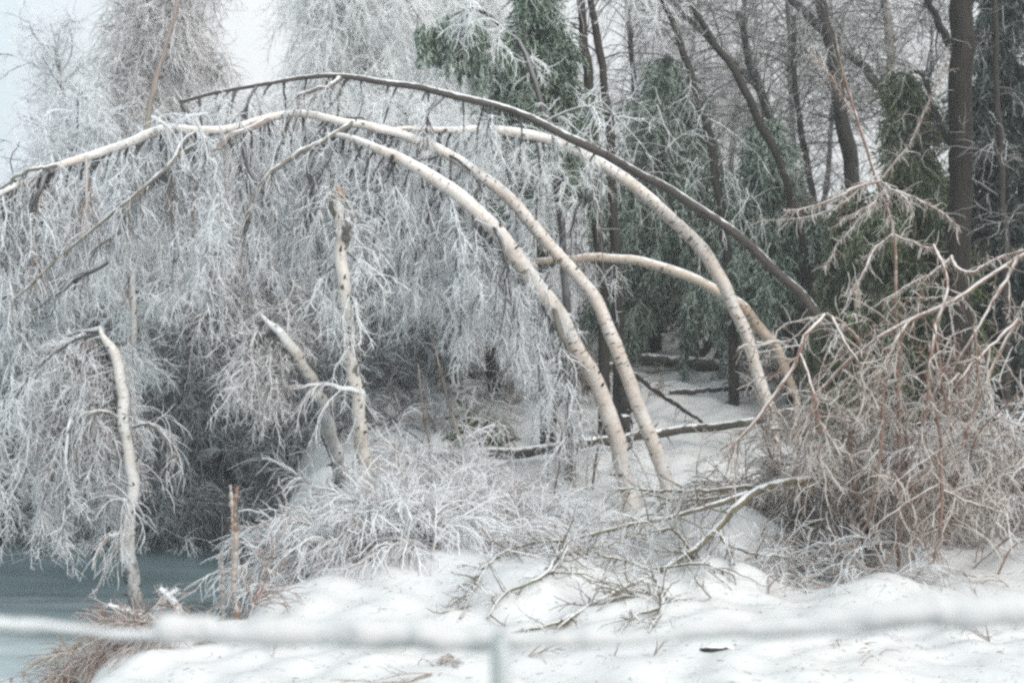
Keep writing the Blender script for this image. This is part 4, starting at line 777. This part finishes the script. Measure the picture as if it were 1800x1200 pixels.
# dark hollow with a rock in the snow
def rock(label, x, y, Y, w_, h_, seed):
    rng = RNG(seed); b = foot(x, Y); mb = MB(); u = np.linspace(0, 2 * math.pi, 19)[:-1]; v = np.linspace(.02, math.pi - .02, 9)
    U, Vv = np.meshgrid(u, v); rr = 1 + .12 * np.sin(3 * U + seed) + .1 * np.sin(5 * Vv + U * 2)
    pts = np.stack([np.cos(U) * np.sin(Vv) * w_ * rr, np.sin(U) * np.sin(Vv) * w_ * .7 * rr, np.cos(Vv) * h_ * rr], -1).reshape(-1, 3) + b
    k = (np.arange(8)[:, None] * 18 + np.arange(18)[None]).ravel(); k2 = (np.arange(8)[:, None] * 18 + (np.arange(18)[None] + 1) % 18).ravel()
    mb.add(pts, np.stack([k, k2, k2 + 18, k + 18], -1)); tag(mb.build('rock', M['stump'], smooth=True), label, 'rock')
rock('flat dark rock showing through the snow at lower right', 1262, 1135, 9.1, .11, .035, 3)

# dry seed stalks
def stalk(label, pts, seed, lumps):
    rng = RNG(seed); q, r = pxline(pts, 40); b = np.array([q[0][0], q[0][1], gz(q[0][0], q[0][1])]); q = np.vstack([b, q]); r = np.concatenate([[r[0]], r])
    r = r * (1 + .45 * rng.normal(size=len(r)).clip(-1, 1.4)); mb = MB(); mb.trunk(q, r, 8)
    c = sprout(rng, q[None], lumps, (.05, 1), (30, 80), (.01, .035), 2, 0, .1, 0); put(mb, rng, c, .006, .002, 4)
    tag(mb.build('seed_stalk', M['stalk']), label, 'stalk', 'dry seed stalks by the pond')
stalk('tall rusty brown seed stalk standing against the pond', [(417, 1074, 10.9, 5.5), (411, 1020, 10.9, 4), (415, 960, 10.9, 3.5), (413, 900, 10.9, 3), (417, 856, 10.9, 2.5)], 620, 160)
stalk('thin short seed stalk left of the tall rusty one', [(393, 1072, 11.1, 3), (392, 1020, 11.1, 3.5), (390, 972, 11.1, 2.5)], 621, 60)
stalk('dark slim stalk leaning beside the tall rusty one', [(412, 1060, 11.2, 2.5), (408, 900, 11.2, 3), (405, 852, 11.2, 3)], 622, 50)
for k, (x0, y0, x1, y1, lab) in enumerate([(760, 800, 735, 640, 'thin dark stem standing left of the snowy gap'), (815, 790, 760, 590, 'long thin stem curving before the dim log'), (1010, 860, 985, 740, 'upright twig between the log and the arch foot'), (1040, 880, 1062, 740, 'twiggy dark shoot beside the thick birch foot')]):
    rng = RNG(640 + k); q, r = pxline([(x0, y0, 14.8, 3), ((x0 + x1) / 2 - 4, (y0 + y1) / 2, 14.8, 2.5), (x1, y1, 14.8, 1.5)], 20); b = np.array([q[0][0], q[0][1], gz(q[0][0], q[0][1])]); q = np.vstack([b, q]); r = np.concatenate([[r[0]], r])
    mb = MB(); mb.trunk(q, r, 6); c = sprout(rng, q[None], 14, (.3, 1), (20, 50), (.08, .3), 4, -.05, .1, .3); put(mb, rng, c, .005, .002, 4)
    tag(mb.build('thin_stem', M['tw_brown']), lab, 'stem', 'thin stems in the snow')
# frosted sprig on the bank beside the pond birch
def sprig():
    rng = RNG(660); b = P(262, 1098, 11.2); b[2] = gz(b[0], b[1]); t = thing('frosted_sprig', b, 'frosted sprig crossing in front of the foot of the pond birch', 'twig')
    for s in [[(262, 1100, 11.2, 4), (245, 1080, 11.1, 4), (190, 1062, 11, 3)], [(262, 1100, 11.2, 4), (275, 1075, 11.1, 4), (292, 1050, 11, 4), (312, 1034, 11, 4)], [(318, 1076, 11, 6), (300, 1050, 11, 6), (281, 1033, 11, 4)]]:
        q, r = pxline(s, 14); mb = MB(); mb.trunk(q, r, 7); c = sprout(rng, q[None], 40, (0, 1), (40, 80), (.02, .08), 2, 0, .1, 0); put(mb, rng, c, .005, .002, 3); mb.build('branch', M['tw_white'], t)
sprig()

# ------------------------------------------------------------------ snow laden fence close to the camera
def fence():
    rng = RNG(700); Y = 2.5; b = P(880, 1180, Y); b[2] = gz(b[0], b[1]); t = thing('rail_fence', b, 'snow laden rail fence crossing close in front with one icy post', 'fence')
    def piece(name, pts, m, n=120, amp=.3, sides=14, fr=0, rr=(.0015, .0006)):
        q, r = pxline(pts, n); r = r * .82; k = np.ones(5) / 5
        q = q + np.stack([np.convolve(rng.normal(size=n), k, 'same') for _ in range(3)], 1) * r[:, None] * amp; r = r * (1 + amp * .8 * np.convolve(rng.normal(size=n), k, 'same')); r[0] *= .3; r[-1] *= .3
        mb = MB(); mb.trunk(q, r, sides, 0, (0, 1, 0))
        if fr: c = sprout(rng, q[None], fr, (0, 1), (60, 100), (.008, .02), 2, 0, .1, 0); c[:, :, 2] += r.mean() * .3; put(mb, rng, c, *rr, 3)
        return mb.build(name, M[m], t, True)
    piece('rail', [(-120, 1098, Y, 13), (80, 1102, Y, 13), (280, 1112, Y, 13), (500, 1120, Y, 12), (900, 1128, Y, 14), (1200, 1118, Y, 14), (1500, 1100, Y, 14), (1950, 1075, Y, 14)], 'post', 90, .6, 10, 0)
    piece('snow_cap', [(272, 1112, Y, 22), (300, 1106, Y, 31), (420, 1106, Y, 26), (500, 1108, Y, 31), (600, 1112, Y, 24), (700, 1112, Y, 28), (820, 1118, Y, 24), (900, 1126, Y, 20), (930, 1130, Y, 13)], 'snow_cap', 45, .5)
    piece('snow_cap', [(900, 1130, Y, 14), (1000, 1124, Y, 18), (1120, 1118, Y, 15), (1240, 1108, Y, 20), (1330, 1104, Y, 16), (1420, 1094, Y, 22), (1560, 1080, Y, 25), (1650, 1072, Y, 34), (1800, 1060, Y, 36), (1950, 1050, Y, 36)], 'snow_cap', 50, .5)
    q, r = pxline([(878, 1112, Y - .07, 13), (880, 1150, Y - .07, 17), (880, 1300, Y - .07, 18), (880, 1600, Y - .07, 18), (880, 1960, Y - .07, 18)], 30)
    mb = MB(); mb.trunk(q, r, 12); mb.build('post', M['post'], t, True)
fence()

# ------------------------------------------------------------------ winter haze
def haze():
    x0, x1, y0, y1, z0, z1 = -123, 123, -43, 143, -1.8, 18
    mb = MB(); V = np.array([[x, y, z] for z in (z0, z1) for y in (y0, y1) for x in (x0, x1)], float)
    mb.add(V, np.array([[0, 2, 3, 1], [4, 5, 7, 6], [0, 1, 5, 4], [2, 6, 7, 3], [0, 4, 6, 2], [1, 3, 7, 5]]))
    m = bpy.data.materials.new('haze'); m.use_nodes = True; n = m.node_tree; n.nodes.clear(); o = n.nodes.new('ShaderNodeOutputMaterial'); v = n.nodes.new('ShaderNodeVolumePrincipled')
    v.inputs['Color'].default_value = (.93, .97, 1, 1); v.inputs['Density'].default_value = .0018; n.links.new(v.outputs[0], o.inputs['Volume'])
    tag(mb.build('haze', m), 'thin cold haze hanging in the wood', None, None, 'stuff')
haze()
